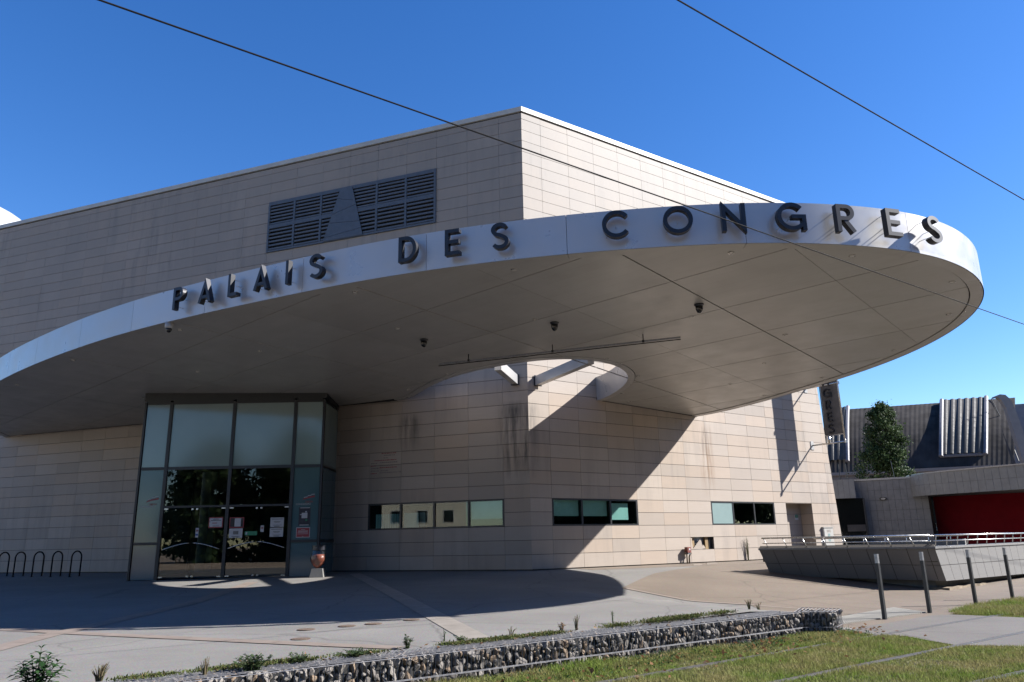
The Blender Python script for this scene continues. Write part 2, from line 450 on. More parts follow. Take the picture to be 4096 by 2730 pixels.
def thing(name, loc, label, cat, group=None):
    o = bpy.data.objects.new(name, None); COL.objects.link(o); o.location = loc
    o.empty_display_size = 0.2
    return tag(o, label, cat, group)
def copy_tree(o, parent=None):
    c = o.copy(); COL.objects.link(c); c.parent = parent
    for ch in list(o.children): copy_tree(ch, c)
    return c
X, Y, Z = V((1, 0, 0)), V((0, 1, 0)), V((0, 0, 1))

def sheet_mesh(poly, hfun, step=0.6):
    bm = bmesh.new()
    vs = [bm.verts.new((p[0], p[1], 0)) for p in poly]
    bm.faces.new(vs)
    xs = [p[0] for p in poly]; ys = [p[1] for p in poly]
    for ax, lo, hi in ((0, min(xs), max(xs)), (1, min(ys), max(ys))):
        t = math.floor(lo / step) * step + step
        while t < hi:
            co = [0, 0, 0]; no = [0, 0, 0]; co[ax] = t; no[ax] = 1
            bmesh.ops.bisect_plane(bm, geom=bm.verts[:] + bm.edges[:] + bm.faces[:], plane_co=co, plane_no=no, dist=1e-5)
            t += step
    for v in bm.verts: v.co.z = hfun(v.co.x, v.co.y)
    bmesh.ops.recalc_face_normals(bm, faces=bm.faces)
    if sum(f.normal.z for f in bm.faces) < 0: bmesh.ops.reverse_faces(bm, faces=bm.faces)
    return bm
def sheet_obj(name, poly, mat, dz=0.0, step=0.6, hfun=None, parent=None, smooth=True):
    bm = sheet_mesh(poly, (lambda x, y: (hfun or ground)(x, y) + dz), step)
    me = bpy.data.meshes.new(name); bm.to_mesh(me); bm.free()
    if smooth: me.shade_smooth()
    return link(name, me, mat, parent)

# ================================================================== the ground
big = MB().quad((-900, -900, -0.72), (900, -900, -0.72), (900, 900, -0.72), (-900, 900, -0.72)).build('ground', 'earth')
tag(big, kind='structure')
gd = (V((5.15, 13.0, 0)) - V((-2.38, 7.63, 0))).normalized()     # gabion direction
gn = V((-gd.y, gd.x, 0))                                         # to the back of the gabion
GF = V((4.40, 12.55, 0))
def gab(u, v, z=0.0): return GF + gd * u + gn * v + V((0, 0, z))
GB = 0.50
pl = [gab(-18, GB - 0.02), gab(0.15, GB - 0.02), (5.22, 13.05), (6.0, 13.55)]
e0 = V((6.0, 13.55, 0))
pl += [tuple((e0 + TD * 14)[:2]), (40, 40), (60, 60), (-60, 60), (-60, 10)]
plaza = sheet_obj('plaza', [(p[0], p[1]) for p in pl], 'plaza', 0.0, 0.7)
tag(plaza, kind='structure')
tan_px = [(2505, 2377), (2760, 2399), (3000, 2421), (3205, 2437)]
tp = [on_ground(*p) for p in tan_px]
tan_poly = [(tp[0].x - .1, tp[0].y), (tp[1].x, tp[1].y), (tp[2].x, tp[2].y), (4.95, 13.55), (5.25, 13.12), (6.02, 13.6)]
tan_poly += [tuple((e0 + TN * .03 + TD * 13.9)[:2]), (24, 27.5), (18, 30.5)]
up_px = [(3290, 2300), (3060, 2322), (2800, 2338), (2620, 2342)]
tan_poly += [(on_ground(*p).x, on_ground(*p).y) for p in up_px]
tanp = sheet_obj('tan_path', tan_poly, 'tan_paving', 0.005, 0.5)
tag(tanp, kind='structure')
far = [RW(1.6, 0, .9), RW(6, 0, 1.3), RW(12, 0, 2.2), RW(15.5, 0, 2.6), RW(15.5, 0, .02), RW(1.6, 0, .02)]
tag(sheet_obj('wall_apron', [(p.x, p.y) for p in far], 'tan_paving', 0.005, 0.6), kind='structure')
edge = MB()
ep = [V((p.x, p.y, 0)) for p in tp] + [V((4.72, 13.42, 0))]
for a, b_ in zip(ep, ep[1:]):
    n_ = V((-(b_ - a).y, (b_ - a).x, 0)).normalized() * 0.06
    k = 6
    for i in range(k):
        q = [a + (b_ - a) * (j / k) + s * n_ for j, s in ((i, -1), (i + 1, -1), (i + 1, 1), (i, 1))]
        edge.quad(*[V((p.x, p.y, ground(p.x, p.y) + 0.010)) for p in q])
tag(edge.build('paving_edge', 'band_stone'), kind='structure')

def band(name, pts_px, width, mat, dz):
    """stone band: separate slabs laid end to end along a line on the plaza"""
    P = [on_ground(*p) if len(p) == 2 else V(p) for p in pts_px]
    root = bpy.data.objects.new(name, None); COL.objects.link(root); tag(root, kind='structure')
    for a, b_ in zip(P, P[1:]):
        a, b_ = V((a.x, a.y, 0)), V((b_.x, b_.y, 0))
        L = (b_ - a).length; t = (b_ - a) / L; n_ = V((-t.y, t.x, 0)) * width / 2
        k = max(1, round(L / 0.8)); s = L / k
        for i in range(k):
            q = [a + t * (i * s + .004) - n_, a + t * ((i + 1) * s - .004) - n_, a + t * ((i + 1) * s - .004) + n_, a + t * (i * s + .004) + n_]
            MB().quad(*[V((p.x, p.y, ground(p.x, p.y) + dz)) for p in q]).build('paving_slab', mat, root)
band('stone_band', [(1418, 2296), (1470, 2320), (1770, 2482), (1905, 2556)], 0.36, 'band_pale', 0.007)
band('stone_band', [(-60, 2608), (190, 2543), (420, 2493), (760, 2415), (950, 2352), (1010, 2330)], 0.34, 'band_stone', 0.006)
band('stone_band', [(-60, 2516), (160, 2528), (420, 2541), (750, 2556), (1300, 2582), (1600, 2594)], 0.26, 'band_stone', 0.009)

lawn_poly = [gab(-22, .3), gab(.2, .3), (5.1, 12.95), (5.9, 13.45), (5.9 + 10, 13.45 + 7.5), (24, 17), (12, 4.5), (-16, -4)]
lawn = sheet_obj('lawn', [(p[0], p[1]) for p in lawn_poly], 'soil', 0.0, 3.0, hfun=lambda x, y: TZ)
tag(lawn, kind='structure')
def zpt(px, py, z=TZ): p = at_z(px, py, z); return V((p.x, p.y, z))
q = 1000 / 2353
cross_px = [(560, 1010), (720, 985), (1100, 925), (1480, 860), (1680, 850), (2353, 880)]
cpts = [zpt(3096 + x * q, 2100 + y * q) for x, y in cross_px]
low = [zpt(3096 + x * q, 2100 + y * q) for x, y in ((2353, 1155), (1700, 1140), (1250, 1058), (960, 1045))]
cpoly = [(p.x, p.y) for p in cpts] + [(17, 20.2), (15.5, 13.5)] + [(p.x, p.y) for p in low]
crossing = sheet_obj('tram_crossing', cpoly, 'slab', 0.012, 3.0, hfun=lambda x, y: TZ)
tag(crossing, kind='structure')
# tactile strip with ribs
tac = [zpt(3096 + x * q, 2100 + y * q, TZ + .01) for x, y in ((560, 885), (1130, 785), (1440, 828), (560, 950))]
tp_ = sheet_obj('tactile_strip', [(p.x, p.y) for p in tac], 'tactile', 0.008, 0.5)
tag(tp_, kind='structure')
ribs = MB(); A0, A1, B0, B1 = tac[0], tac[3], tac[1], tac[2]
for i in range(1, 46):
    t = i / 46; a, b_ = A0.lerp(B0, t), A1.lerp(B1, t)
    a.z, b_.z = ground(a.x, a.y) + .016, ground(b_.x, b_.y) + .016
    ribs.span(a, b_, TD * 0.018, Z * 0.008)
tag(ribs.build('tactile_rib', 'tactile', tp_), kind='stuff')

def rail(pts, label):
    root = thing('tram_rail', V((pts[0].x, pts[0].y, TZ)), label, 'rail', 'tram rails in the lawn')
    a, b_ = pts
    t = (b_ - a).normalized(); n_ = V((-t.y, t.x, 0))
    a, b_ = a - t * 14, b_ + t * 25
    for nm, o, w, h0, h1, mt in (('rail_head', 0, .024, -.05, .017, 'rail_steel'), ('rail_lip', .066, .009, -.05, .015, 'rail_steel'), ('rail_groove', .040, .015, -.06, .004, 'dark_gap')):
        MB().span(a + n_ * o + Z * (h0 + h1) / 2, b_ + n_ * o + Z * (h0 + h1) / 2, n_ * w, Z * (h1 - h0) / 2).build(nm, mt, root)
    return root
rail((zpt(2466, 2727), zpt(3963, 2470)), 'steel tram rail running closest to the stone gabion')
rail((zpt(3153, 2727), zpt(4096, 2535)), 'steel tram rail in the grass between two other rails')
rail((zpt(3945, 2730), zpt(4096, 2696)), 'steel tram rail in the grass farthest from the stone gabion')

# ================================================================== the conference hall
C_H, Z0 = 0.41, 1.271                              # course height, level of the window sill joint
def kz(k): return Z0 + C_H * k
W_P, A_L, A_R = 1.1847, 0.844, 0.8025
hall = thing('conference_hall', CN, 'large stone clad conference hall with a sharp corner above the curved canopy', 'building')
S0, SG = 5.40, 0.05                                # soffit plane
def s_out(P): return (V((P[0], P[1], 0)) - CN).dot(nL)
def z_soff(P): return S0 + SG * s_out(P)
def on_soff(px, py, dz=0.0):
    return to_plane(px, py, CN + V((0, 0, S0 + dz)), V((0, 0, 1)) - nL * SG)
FH = 0.765
s3 = 1400 / 2353; s6 = 800 / 2353; z1 = 700 / 2195
out_px = [(0, 1522.6), (138.7, 1457.2), (314, 1390.3), (523, 1325), (800, 1257), (1214, 1168), (1400, 1131), (1705, 1081), (2044, 1038.5), (2270, 1015), (2700, 983)]
out_px += [(2696 + x * s3, 700 + y * s3) for x, y in ((490, 455), (800, 452), (1200, 467), (1600, 503), (1730, 528), (1900, 580), (2010, 640), (2085, 705))]
out_px += [(3300 + x * z1, 1100 + y * z1) for x, y in ((2052, 200), (2035, 290), (1945, 437), (1830, 545), (1700, 650), (1500, 775), (1300, 880), (1100, 975), (900, 1060), (700, 1135), (500, 1205), (300, 1275), (160, 1320))]
out_px += [(2700 + x * s6, 1500 + y * s6) for x, y in ((1660, 135), (1190, 275), (820, 375), (590, 430), (340, 490))]
out_w = [on_soff(*p) for p in out_px]
out_w = [V(p) for p in ((-21.3, 33.0, 0), (-20.9, 30.4, 0), (-19.9, 27.6, 0), (-17.9, 24.7, 0))] + out_w + [RW(7.50, 0)]
def catmull(P, k):
    P = [V((p.x, p.y, 0)) for p in P]; out = []
    for i in range(len(P) - 1):
        p0, p1, p2, p3 = P[max(i - 1, 0)], P[i], P[i + 1], P[min(i + 2, len(P) - 1)]
        for j in range(k):
            t = j / k
            out.append(0.5 * ((2 * p1) + (p2 - p0) * t + (2 * p0 - 5 * p1 + 4 * p2 - p3) * t * t + (3 * p1 - p0 - 3 * p2 + p3) * t ** 3))
    out.append(P[-1]); return out
def resample(P, step):
    L = [0]
    for a, b_ in zip(P, P[1:]): L.append(L[-1] + (b_ - a).length)
    n = max(2, int(round(L[-1] / step))); out = []; j = 0
    for i in range(n + 1):
        s = L[-1] * i / n
        while j < len(L) - 2 and L[j + 1] < s: j += 1
        t = 0 if L[j + 1] == L[j] else (s - L[j]) / (L[j + 1] - L[j])
        out.append(P[j].lerp(P[j + 1], t))
    return out
def smooth_curve(P, it):
    for _ in range(it):
        P = [P[0]] + [(P[i - 1] + 2 * P[i] + P[i + 1]) / 4 for i in range(1, len(P) - 1)] + [P[-1]]
    return P
OUT = smooth_curve(resample(catmull(out_w, 8), 0.15), 60)
rim_px = [(60, 565), (170, 500), (300, 425), (450, 365), (600, 320), (800, 275), (1000, 240), (1200, 212), (1400, 197), (1550, 193), (1750, 208), (1900, 240), (1990, 280), (2040, 320), (2050, 360), (2030, 410), (1970, 465), (1900, 510), (1830, 548), (1800, 567)]
rim_w = [V((*LW(4.55, 0)[:2], 0))] + [on_soff(1600 + x / 2.24, 1350 + y / 2.24) for x, y in rim_px] + [RW(2.80, 0)]
HOLE = smooth_curve(resample(catmull(rim_w, 6), 0.12), 25)
def inside(poly, x, y):
    c = False; n = len(poly); j = n - 1
    for i in range(n):
        a, b_ = poly[i], poly[j]
        if (a[1] > y) != (b_[1] > y) and x < (b_[0] - a[0]) * (y - a[1]) / (b_[1] - a[1]) + a[0]: c = not c
        j = i
    return c
FOOT = [(p.x, p.y) for p in OUT] + [(p.x, p.y) for p in HOLE[::-1]]      # canopy footprint
FOOT_X = np.array(FOOT)
def hidden(P):                                    # is the wall point behind the canopy
    d = V(P) - CAM
    for dz in (0.0, FH * .5, FH):
        n_ = V((0, 0, 1)) - nL * SG; p0 = CN + V((0, 0, S0 + dz))
        t = (p0 - CAM).dot(n_) / d.dot(n_)
        if 0 < t < 0.995:
            Q = CAM + d * t
            if inside(FOOT, Q.x, Q.y): return True
    return False

def r_end(z): return 15.66 - 0.0735 * z
Z_TOP = 15.03
L_END = 31.0
open_L = [(A_L, A_L + 4 * W_P, kz(0), kz(2)), (A_L + 2 * W_P, A_L + 8 * W_P, kz(25), kz(30)), (7.05, 13.4, -1, 4.96)]
open_R = [(A_R, A_R + 3 * W_P, kz(0), kz(2)), (A_R + 6 * W_P, A_R + 9 * W_P, kz(0), kz(2)), (12.17, A_R + 11 * W_P, -1, kz(2)), (A_R + 5 * W_P, A_R + 6 * W_P, kz(-2), kz(-1))]
def cells(a, end, openings):
    rows = [(-0.35, kz(-2))] + [(kz(k), kz(k + 1)) for k in range(-2, 33)] + [(kz(33), Z_TOP)]
    cols = [(0, a)]
    while cols[-1][1] < end: cols.append((cols[-1][1], cols[-1][1] + W_P))
    out = []
    for z0, z1_ in rows:
        cuts = sorted(set([c[0] for c in cols] + [cols[-1][1]] + [v for o in openings if o[2] < z1_ - .01 and o[3] > z0 + .01 for v in o[:2]]))
        for d0, d1 in zip(cuts, cuts[1:]):
            if d1 - d0 < .03: continue
            dm, zm = (d0 + d1) / 2, (z0 + z1_) / 2
            if any(o[0] - .01 < dm < o[1] + .01 and o[2] - .01 < zm < o[3] + .01 for o in openings): continue
            out.append((d0, d1, z0, z1_))
    return out
GAP, TH = 0.013, 0.03
unit = MB().add([(x, y, z) for x in (-.5, .5) for y in (-1, 0) for z in (-.5, .5)], ((4, 6, 7, 5), (0, 1, 3, 2), (0, 4, 5, 1), (2, 3, 7, 6), (0, 2, 6, 4), (1, 5, 7, 3)))
unit_me = bpy.data.meshes.new('stone_panel')
unit_me.from_pydata(unit.v, [], unit.f); unit_me.materials.append(MAT['stone'])
bm = bmesh.new(); bm.from_mesh(unit_me); bmesh.ops.recalc_face_normals(bm, faces=bm.faces); bm.to_mesh(unit_me); bm.free()
faces = []
for side, a, end, ops in (('L', A_L, L_END, open_L), ('R', A_R, 15.7, open_R)):
    W = LW if side == 'L' else RW
    for d0, d1, z0, z1_ in cells(a, end, ops):
        clip = side == 'R' and d1 > r_end(z0) - .001
        if clip and d0 > r_end(z1_) - .08: 
            if d0 > r_end(z0): continue
        faces.append([side, d0, d1, z0, z1_, clip])
def area_px(fc):
    side, d0, d1, z0, z1_, clip = fc
    W = LW if side == 'L' else RW
    c = W((d0 + d1) / 2, (z0 + z1_) / 2)
    pts = [to_px(W(d, z)) for d, z in ((d0, z0), (d1, z0), (d1, z1_), (d0, z1_))]
    x, y = to_px(c)
    if not (-40 < x < 4136 and 0 < y < 2730): return 0
    if hidden(c): return 0
    return abs(sum(pts[i][0] * pts[(i + 1) % 4][1] - pts[(i + 1) % 4][0] * pts[i][1] for i in range(4))) / 2
ranked = sorted([f for f in faces if not f[5]], key=area_px, reverse=True)
single = set(id(f) for f in ranked[:300])
walls = {}
for side in 'LR':
    W = LW if side == 'L' else RW
    back = MB()
    for f in faces:
        if f[0] != side: continue
        _, d0, d1, z0, z1_, clip = f
        e0_, e1_ = (min(d1, r_end(z0)), min(d1, r_end(z1_))) if clip else (d1, d1)
        back.quad(W(d0, z0, -TH), W(e0_, z0, -TH), W(e1_, z1_, -TH), W(d0, z1_, -TH))
    walls[side] = back.build('wall', 'joint', hall)
walls['L']['label'] = 'shaded stone facade with the large louvre'
walls['R']['label'] = 'sunlit stone facade'
rest = {'L': MB(), 'R': MB()}
for f in faces:
    side, d0, d1, z0, z1_, clip = f
    W, dd, nn = (LW, dL, nL) if side == 'L' else (RW, -dR, nR)
    g = GAP / 2
    gv_ = .0035
    a0 = max(d0 + (gv_ if d0 > 0 else -0.0), 0)
    zb, zt_ = (z0 + g if z0 > 0 else 0.035), z1_ - g
    jit = random.uniform(-.0025, .0025)
    if id(f) in single:
        d1_ = d1 - gv_
        o = bpy.data.objects.new('stone_panel', unit_me); COL.objects.link(o)
        o.parent = walls[side]
        c = W((a0 + d1_) / 2, (zb + zt_) / 2, jit) - CN
        o.matrix_local = Matrix(((dd.x * (d1_ - a0), nn.x * TH, 0, c.x), (dd.y * (d1_ - a0), nn.y * TH, 0, c.y), (0, 0, zt_ - zb, c.z), (0, 0, 0, 1)))
    else:
        b0, b1 = (min(d1 - gv_, r_end(zb) - .004), min(d1 - gv_, r_end(zt_) - .004)) if clip else (d1 - gv_, d1 - gv_)
        if b0 <= a0 + .01: continue
        b1 = max(b1, a0 + .005)
        P = [W(a0, zb, jit), W(b0, zb, jit), W(b1, zt_, jit), W(a0, zt_, jit)]
        rest[side].prism(P, nn * -TH)
for side in 'LR':
    tag(rest[side].build('stone_cladding', 'stone', hall), kind='stuff')
# coping, roof and the parts of the hall out of sight
cop = MB()
for W, dd, nn, end in ((LW, dL, nL, L_END), (RW, dR, nR, 14.55)):
    o = 0.045
    a, b_ = W(-0.0, 0), W(end, 0)
    if W is LW: a = CN + nL * o + dL * (-0.012)
    cop_a = CN + (nL + nR) * (o / (1 + nL.dot(nR)))
    aa = cop_a; bb = W(end, 0, o)
    n = max(1, round(end / 2.4))
    for i in range(n):
        p0, p1 = aa.lerp(bb, i / n), aa.lerp(bb, (i + 1) / n)
        e = (p1 - p0).normalized() * .003
        if i == 0: e0_ = V((0, 0, 0))
        else: e0_ = e
        p0 = p0 + e0_; p1 = p1 - e
        P = [p0 + Z * 15.075, p1 + Z * 15.075, p1 + Z * 15.25, p0 + Z * 15.25]
        ins = -nn * 0.4
        MB().prism(P, ins).build('coping', 'coping', hall)
gr = MB()
for W, nn, end in ((LW, nL, L_END), (RW, nR, 14.6)):
    gr.quad(W(0.01, 15.02, -.035), W(end, 15.02, -.035), W(end, 15.10, -.035), W(0.01, 15.10, -.035))
gr.build('coping_shadow_gap', 'dark_gap', hall)
e_t, e_b, l_e = RW(14.55, 15.0, -.05), RW(15.66, -.4, -.05), LW(L_END, 0, -.05)
bk1, bk2 = RW(14.8, 0, -26), LW(L_END, 0, -22)
cc = CN - (nL + nR) * .05
roof = MB().add([cc + Z * 15, e_t, bk1 + Z * 15, bk2 + Z * 15, l_e + Z * 15], ((0, 1, 2, 3, 4),))
roof.build('roof', 'concrete', hall)
bw = MB()
bw.quad(e_b, bk1 - Z * .4, bk1 + Z * 15, e_t).quad(bk1 - Z * .4, bk2 - Z * .4, bk2 + Z * 15, bk1 + Z * 15).quad(bk2 - Z * .4, l_e - Z * .4, l_e + Z * 15, bk2 + Z * 15)
bw.build('rear_wall', 'stone', hall)

# ---- ribbon windows
def window(W, dd, nn, d0, k, name_label, blinds):
    z0, z1_ = kz(0), kz(2)
    d1 = d0 + k * W_P
    fr = MB()
    f = .045
    fr.span(W(d0, z0 + f / 2, -.05), W(d1, z0 + f / 2, -.05), nn * .05, Z * f / 2)
    fr.span(W(d0, z1_ - f / 2, -.05), W(d1, z1_ - f / 2, -.05), nn * .05, Z * f / 2)
    for i in range(k + 1):
        w = .032
        dc = d0 + i * W_P + (w if i == 0 else -w if i == k else 0)
        fr.span(W(dc, z0 + f, -.05), W(dc, z1_ - f, -.05), nn * .048, dd * w)
    win = fr.build('window', 'frame_dark', hall)
    win['label'] = name_label
    # room behind
    rm = MB()
    D = -1.8
    rm.quad(W(d0, z0, -.11), W(d1, z0, -.11), W(d1, z0, D), W(d0, z0, D)).quad(W(d0, z1_, -.11), W(d1, z1_, -.11), W(d1, z1_, D), W(d0, z1_, D))
    rm.quad(W(d0, z0, D), W(d1, z0, D), W(d1, z1_, D), W(d0, z1_, D)).quad(W(d0, z0, -.11), W(d0, z1_, -.11), W(d0, z1_, D), W(d0, z0, D)).quad(W(d1, z0, -.11), W(d1, z1_, -.11), W(d1, z1_, D), W(d1, z0, D))
    rm.build('room', 'interior_dark', win)
    for i in range(k):
        a, b_ = d0 + i * W_P + .034, d0 + (i + 1) * W_P - .034
        if i == 0: a += .03
        if i == k - 1: b_ -= .03
        MB().span(W(a, (z0 + z1_) / 2, -.045), W(b_, (z0 + z1_) / 2, -.045), nn * .004, Z * ((z1_ - z0) / 2 - f)).build('pane', 'window_glass', win)
        bl = blinds[i]
        if bl is None: continue
        kind, x0, x1, y0, y1 = bl
        if kind == 'roll':
            MB().span(W(a + (b_ - a) * x0, z0 + (z1_ - z0) * (y0 + y1) / 2, -.16), W(a + (b_ - a) * x1, z0 + (z1_ - z0) * (y0 + y1) / 2, -.16), nn * .003, Z * (z1_ - z0) * (y1 - y0) / 2).build('roller_blind', 'blind', win)
        elif kind == 'panel':
            MB().span(W(a - .03, (z0 + z1_) / 2, -.025), W(b_ + .03, (z0 + z1_) / 2, -.025), nn * .010, Z * ((z1_ - z0) / 2 - f + .01)).build('infill_panel', 'blind_pale', win)
        elif kind == 'slat':
            m_ = 11
            for j in range(m_):
                dc = a + (b_ - a) * (x0 + (x1 - x0) * (j + .5) / m_)
                v = (dd * .8 + nn * .6) * .032
                MB().box(W(dc, z0 + .04 + (z1_ - z0) * (y1 - .05) / 2, -.2), v, (dd * -.6 + nn * .8) * .0015, Z * (z1_ - z0) * (y1 - .05) / 2).build('blind_slat', 'blind', win)
    return win
# left facade windows: pane 1 is the one next to the corner
wl = window(LW, dL, nL, A_L, 4, 'ribbon window of four panes left of the corner', [('roll', 0.0, 1, .3, 1), None, ('slat', .55, 1, 0, .62), ('slat', 0.05, .9, 0, .6)])
MB().span(LW(A_L + 2.45 * W_P, kz(0) + .3, -.5), LW(A_L + 2.62 * W_P, kz(0) + .3, -.5), nL * .05, Z * .22).build('lamp', 'white_plastic', wl)
wr1 = window(RW, -dR, nR, A_R, 3, 'ribbon window of three dark panes right of the corner', [('roll', 0, 1, .36, 1), ('roll', 0, 1, .36, 1), ('roll', 0, .78, .22, .86)])
wr2 = window(RW, -dR, nR, A_R + 6 * W_P, 3, 'ribbon window with one pale blue panel and two dark panes', [('panel', 0, 1, 0, 1), None, None])

# ---- recessed service door in the sunlit facade
da, db, zt_ = 12.17, A_R + 11 * W_P, kz(2)
rec = MB()
D = -.55
rec.quad(RW(da, -.2, 0), RW(da, zt_, 0), RW(da, zt_, D), RW(da, -.2, D)).quad(RW(db, -.2, 0), RW(db, zt_, 0), RW(db, zt_, D), RW(db, -.2, D))
rec.quad(RW(da, zt_, 0), RW(db, zt_, 0), RW(db, zt_, D), RW(da, zt_, D))
rec.quad(RW(da, -.2, D - .02), RW(db, -.2, D - .02), RW(db, zt_, D - .02), RW(da, zt_, D - .02))
door = rec.build('door_recess', 'joint', hall)
for i in range(6):
    z0_ = max(.03, kz(-4 + i)); z1_ = kz(-3 + i)
    if z1_ < .1: continue
    MB().span(RW((da + .012 + db - .012) / 2 - (db - da) / 2 + .012, (z0_ + z1_) / 2, D), RW(db - .012, (z0_ + z1_) / 2, D), nR * .012, Z * ((z1_ - z0_) / 2 - .005)).build('door_panel', 'stone', door)
    for dx in (da, db):
        MB().box(RW(dx, (z0_ + z1_) / 2, D / 2), dR * .006, nR * (-D / 2 - .003), Z * ((z1_ - z0_) / 2 - .005)).build('reveal_panel', 'stone', door)
MB().box(RW((da + db) / 2, zt_ - .006, D / 2), dR * (db - da) / 2, nR * (-D / 2 - .004), Z * .006).build('lintel', 'stone', door)
c = RW(da + (db - da) * .80, 1.56, D + .02)
sg = tag(MB().box(c, dR * .10, nR * .006, Z * .10).build('door_notice', 'paper', None), 'green and white notice plate in the recessed doorway', 'notice')
MB().box(c + nR * .008 + Z * .035, dR * .092, nR * .003, Z * .055).build('green_field', 'green_print', sg)
for i, w in enumerate((.07, .05, .06)):
    MB().box(c + nR * .012 + Z * (.06 - i * .025), dR * w, nR * .0015, Z * .004).build('text_line', 'paper', sg)

# ---- missing cladding panel with studs and broken pieces
a, b_, z0_, z1_ = A_R + 5 * W_P, A_R + 6 * W_P, kz(-2), kz(-1)
cv = MB(); D = -.16
cv.quad(RW(a, z0_, D), RW(b_, z0_, D), RW(b_, z1_, D), RW(a, z1_, D))
for A_, B_ in (((a, z0_), (b_, z0_)), ((b_, z0_), (b_, z1_)), ((b_, z1_), (a, z1_)), ((a, z1_), (a, z0_))):
    cv.quad(RW(*A_, -.025), RW(*B_, -.025), RW(*B_, D), RW(*A_, D))
hole = cv.build('cladding_hole', 'galvanised', hall)
for u0, u1, n_ in ((.10, .24, -.09), (.70, .82, -.08)):
    MB().box(RW(a + (u0 + u1) / 2 * W_P, (z0_ + z1_) / 2, n_ - .03), dR * (u1 - u0) / 2 * W_P, nR * .03, Z * (z1_ - z0_) * .495).build('timber_stud', 'wood', hole)
MB().box(RW(a + .92 * W_P, (z0_ + z1_) / 2, -.12), dR * .07, nR * .03, Z * (z1_ - z0_) * .49).build('dark_bracket', 'frame_dark', hole)
def frag(pts, n0, th):
    MB().prism([RW(a + u * W_P, z0_ + v * C_H, n0) for u, v in pts], nR * -th).build('broken_piece', 'stone', hole)
frag([(.005, .01), (.10, .03), (.085, .28), (.06, .62), (.075, .9), (.01, .99)], 0, .03)
frag([(.12, .02), (.56, .02), (.52, .45), (.50, .70), (.445, .80), (.30, .45)], -.05, .025)
frag([(.54, .05), (.68, .05), (.62, .3), (.56, .36)], -.06, .02)
for i, (px, py, sx, sy) in enumerate(((2790, 2262, .34, .10), (2848, 2257, .40, .13))):
    P = on_ground(px, py)
    t = dR * math.cos(.1 * i) + nR * math.sin(.1 * i)
    n_ = V((-t.y, t.x, 0))
    fg = MB().prism([P + t * -sx / 2 * 1.1, P + t * sx / 2 - n_ * sy * .3, P + t * sx / 2 * .8 + n_ * sy, P - t * sx / 2 * .7 + n_ * sy * .8], Z * .035).build('stone_fragment', 'stone')
    tag(fg, ('flat broken stone piece lying on the ground close to the standpipe', 'flat broken stone piece on the ground under the missing panel')[i], 'stone fragment')

# ---- louvre
d0, d1, z0_, z1_ = A_L + 2 * W_P, A_L + 8 * W_P, kz(25), kz(30)
lv = MB()
fw_ = .07
lv.span(LW(d0, z0_ + fw_ / 2, .0), LW(d1, z0_ + fw_ / 2, .0), nL * .05, Z * fw_ / 2)
lv.span(LW(d0, z1_ - fw_, .0), LW(d1, z1_ - fw_, .0), nL * .05, Z * fw_)
zm = (z0_ + z1_) / 2
lv.span(LW(d0, zm, .003), LW(d1, zm, .003), nL * .05, Z * .075)
ncol = 6
for i in range(ncol + 1):
    dc = d0 + (d1 - d0) * i / ncol + (fw_ / 2 if i == 0 else -fw_ / 2 if i == ncol else 0)
    lv.span(LW(dc, z0_ + fw_ + .002, .006), LW(dc, z1_ - 2 * fw_ - .002, .006), nL * .05, dL * .04)
louv = lv.build('louvre', 'louvre_paint', hall)
louv['label'] = 'grey metal ventilation louvre in two tiers'
MB().quad(LW(d0, z0_, -.28), LW(d1, z0_, -.28), LW(d1, z1_, -.28), LW(d0, z1_, -.28)).quad(LW(d0, z0_, 0), LW(d0, z1_, 0), LW(d0, z1_, -.28), LW(d0, z0_, -.28)).quad(LW(d1, z0_, 0), LW(d1, z1_, 0), LW(d1, z1_, -.28), LW(d1, z0_, -.28)).quad(LW(d0, z0_, -.03), LW(d1, z0_, -.03), LW(d1, z0_, -.28), LW(d0, z0_, -.28)).quad(LW(d0, z1_, -.03), LW(d1, z1_, -.03), LW(d1, z1_, -.28), LW(d0, z1_, -.28)).build('louvre_backing', 'dark_gap', louv)
for ti, (za, zb) in enumerate(((z0_ + fw_, zm - .075), (zm + .075, z1_ - 2 * fw_))):
    ns = 6
    for c_ in range(ncol):
        a, b_ = d0 + (d1 - d0) * c_ / ncol + .04, d0 + (d1 - d0) * (c_ + 1) / ncol - .04
        for s_ in range(ns):
            zc_ = za + (zb - za) * (s_ + .42) / ns
            pf = [LW(a, zc_ - .042, .012), LW(a, zc_ - .030, .034), LW(a, zc_ + .030, .034), LW(a, zc_ + .055, -.02), LW(a, zc_ + .062, -.10), LW(a, zc_ + .045, -.10), LW(a, zc_ + .01, -.01)]
            MB().prism(pf, dL * (b_ - a)).build('louvre_slat', 'louvre_paint', louv)
trap = [(6.62, z1_ - .02), (7.10, z1_ - .02), (7.78, z0_ + .02), (6.10, z0_ + .02)]
cuts = [(.20, .30), (.50, .38), (.66, .72), (.93, .86)]      # left edge, right edge fractions going down
def tp_at(fl, fr):
    return (trap[1][0] + (trap[2][0] - trap[1][0]) * fl, trap[1][1] + (trap[2][1] - trap[1][1]) * fl), (trap[0][0] + (trap[3][0] - trap[0][0]) * fr, trap[0][1] + (trap[3][1] - trap[0][1]) * fr)
prev = tp_at(0, 0)
for fl, fr in cuts + [(1, 1)]:
    nx = tp_at(fl, fr)
    g = .006
    P = [LW(prev[0][0], prev[0][1] - g, .075), LW(prev[1][0], prev[1][1] - g, .075), LW(nx[1][0], nx[1][1] + g, .075), LW(nx[0][0], nx[0][1] + g, .075)]
    MB().prism(P, nL * -.02).build('cover_plate', 'louvre_paint', louv)
    prev = nx
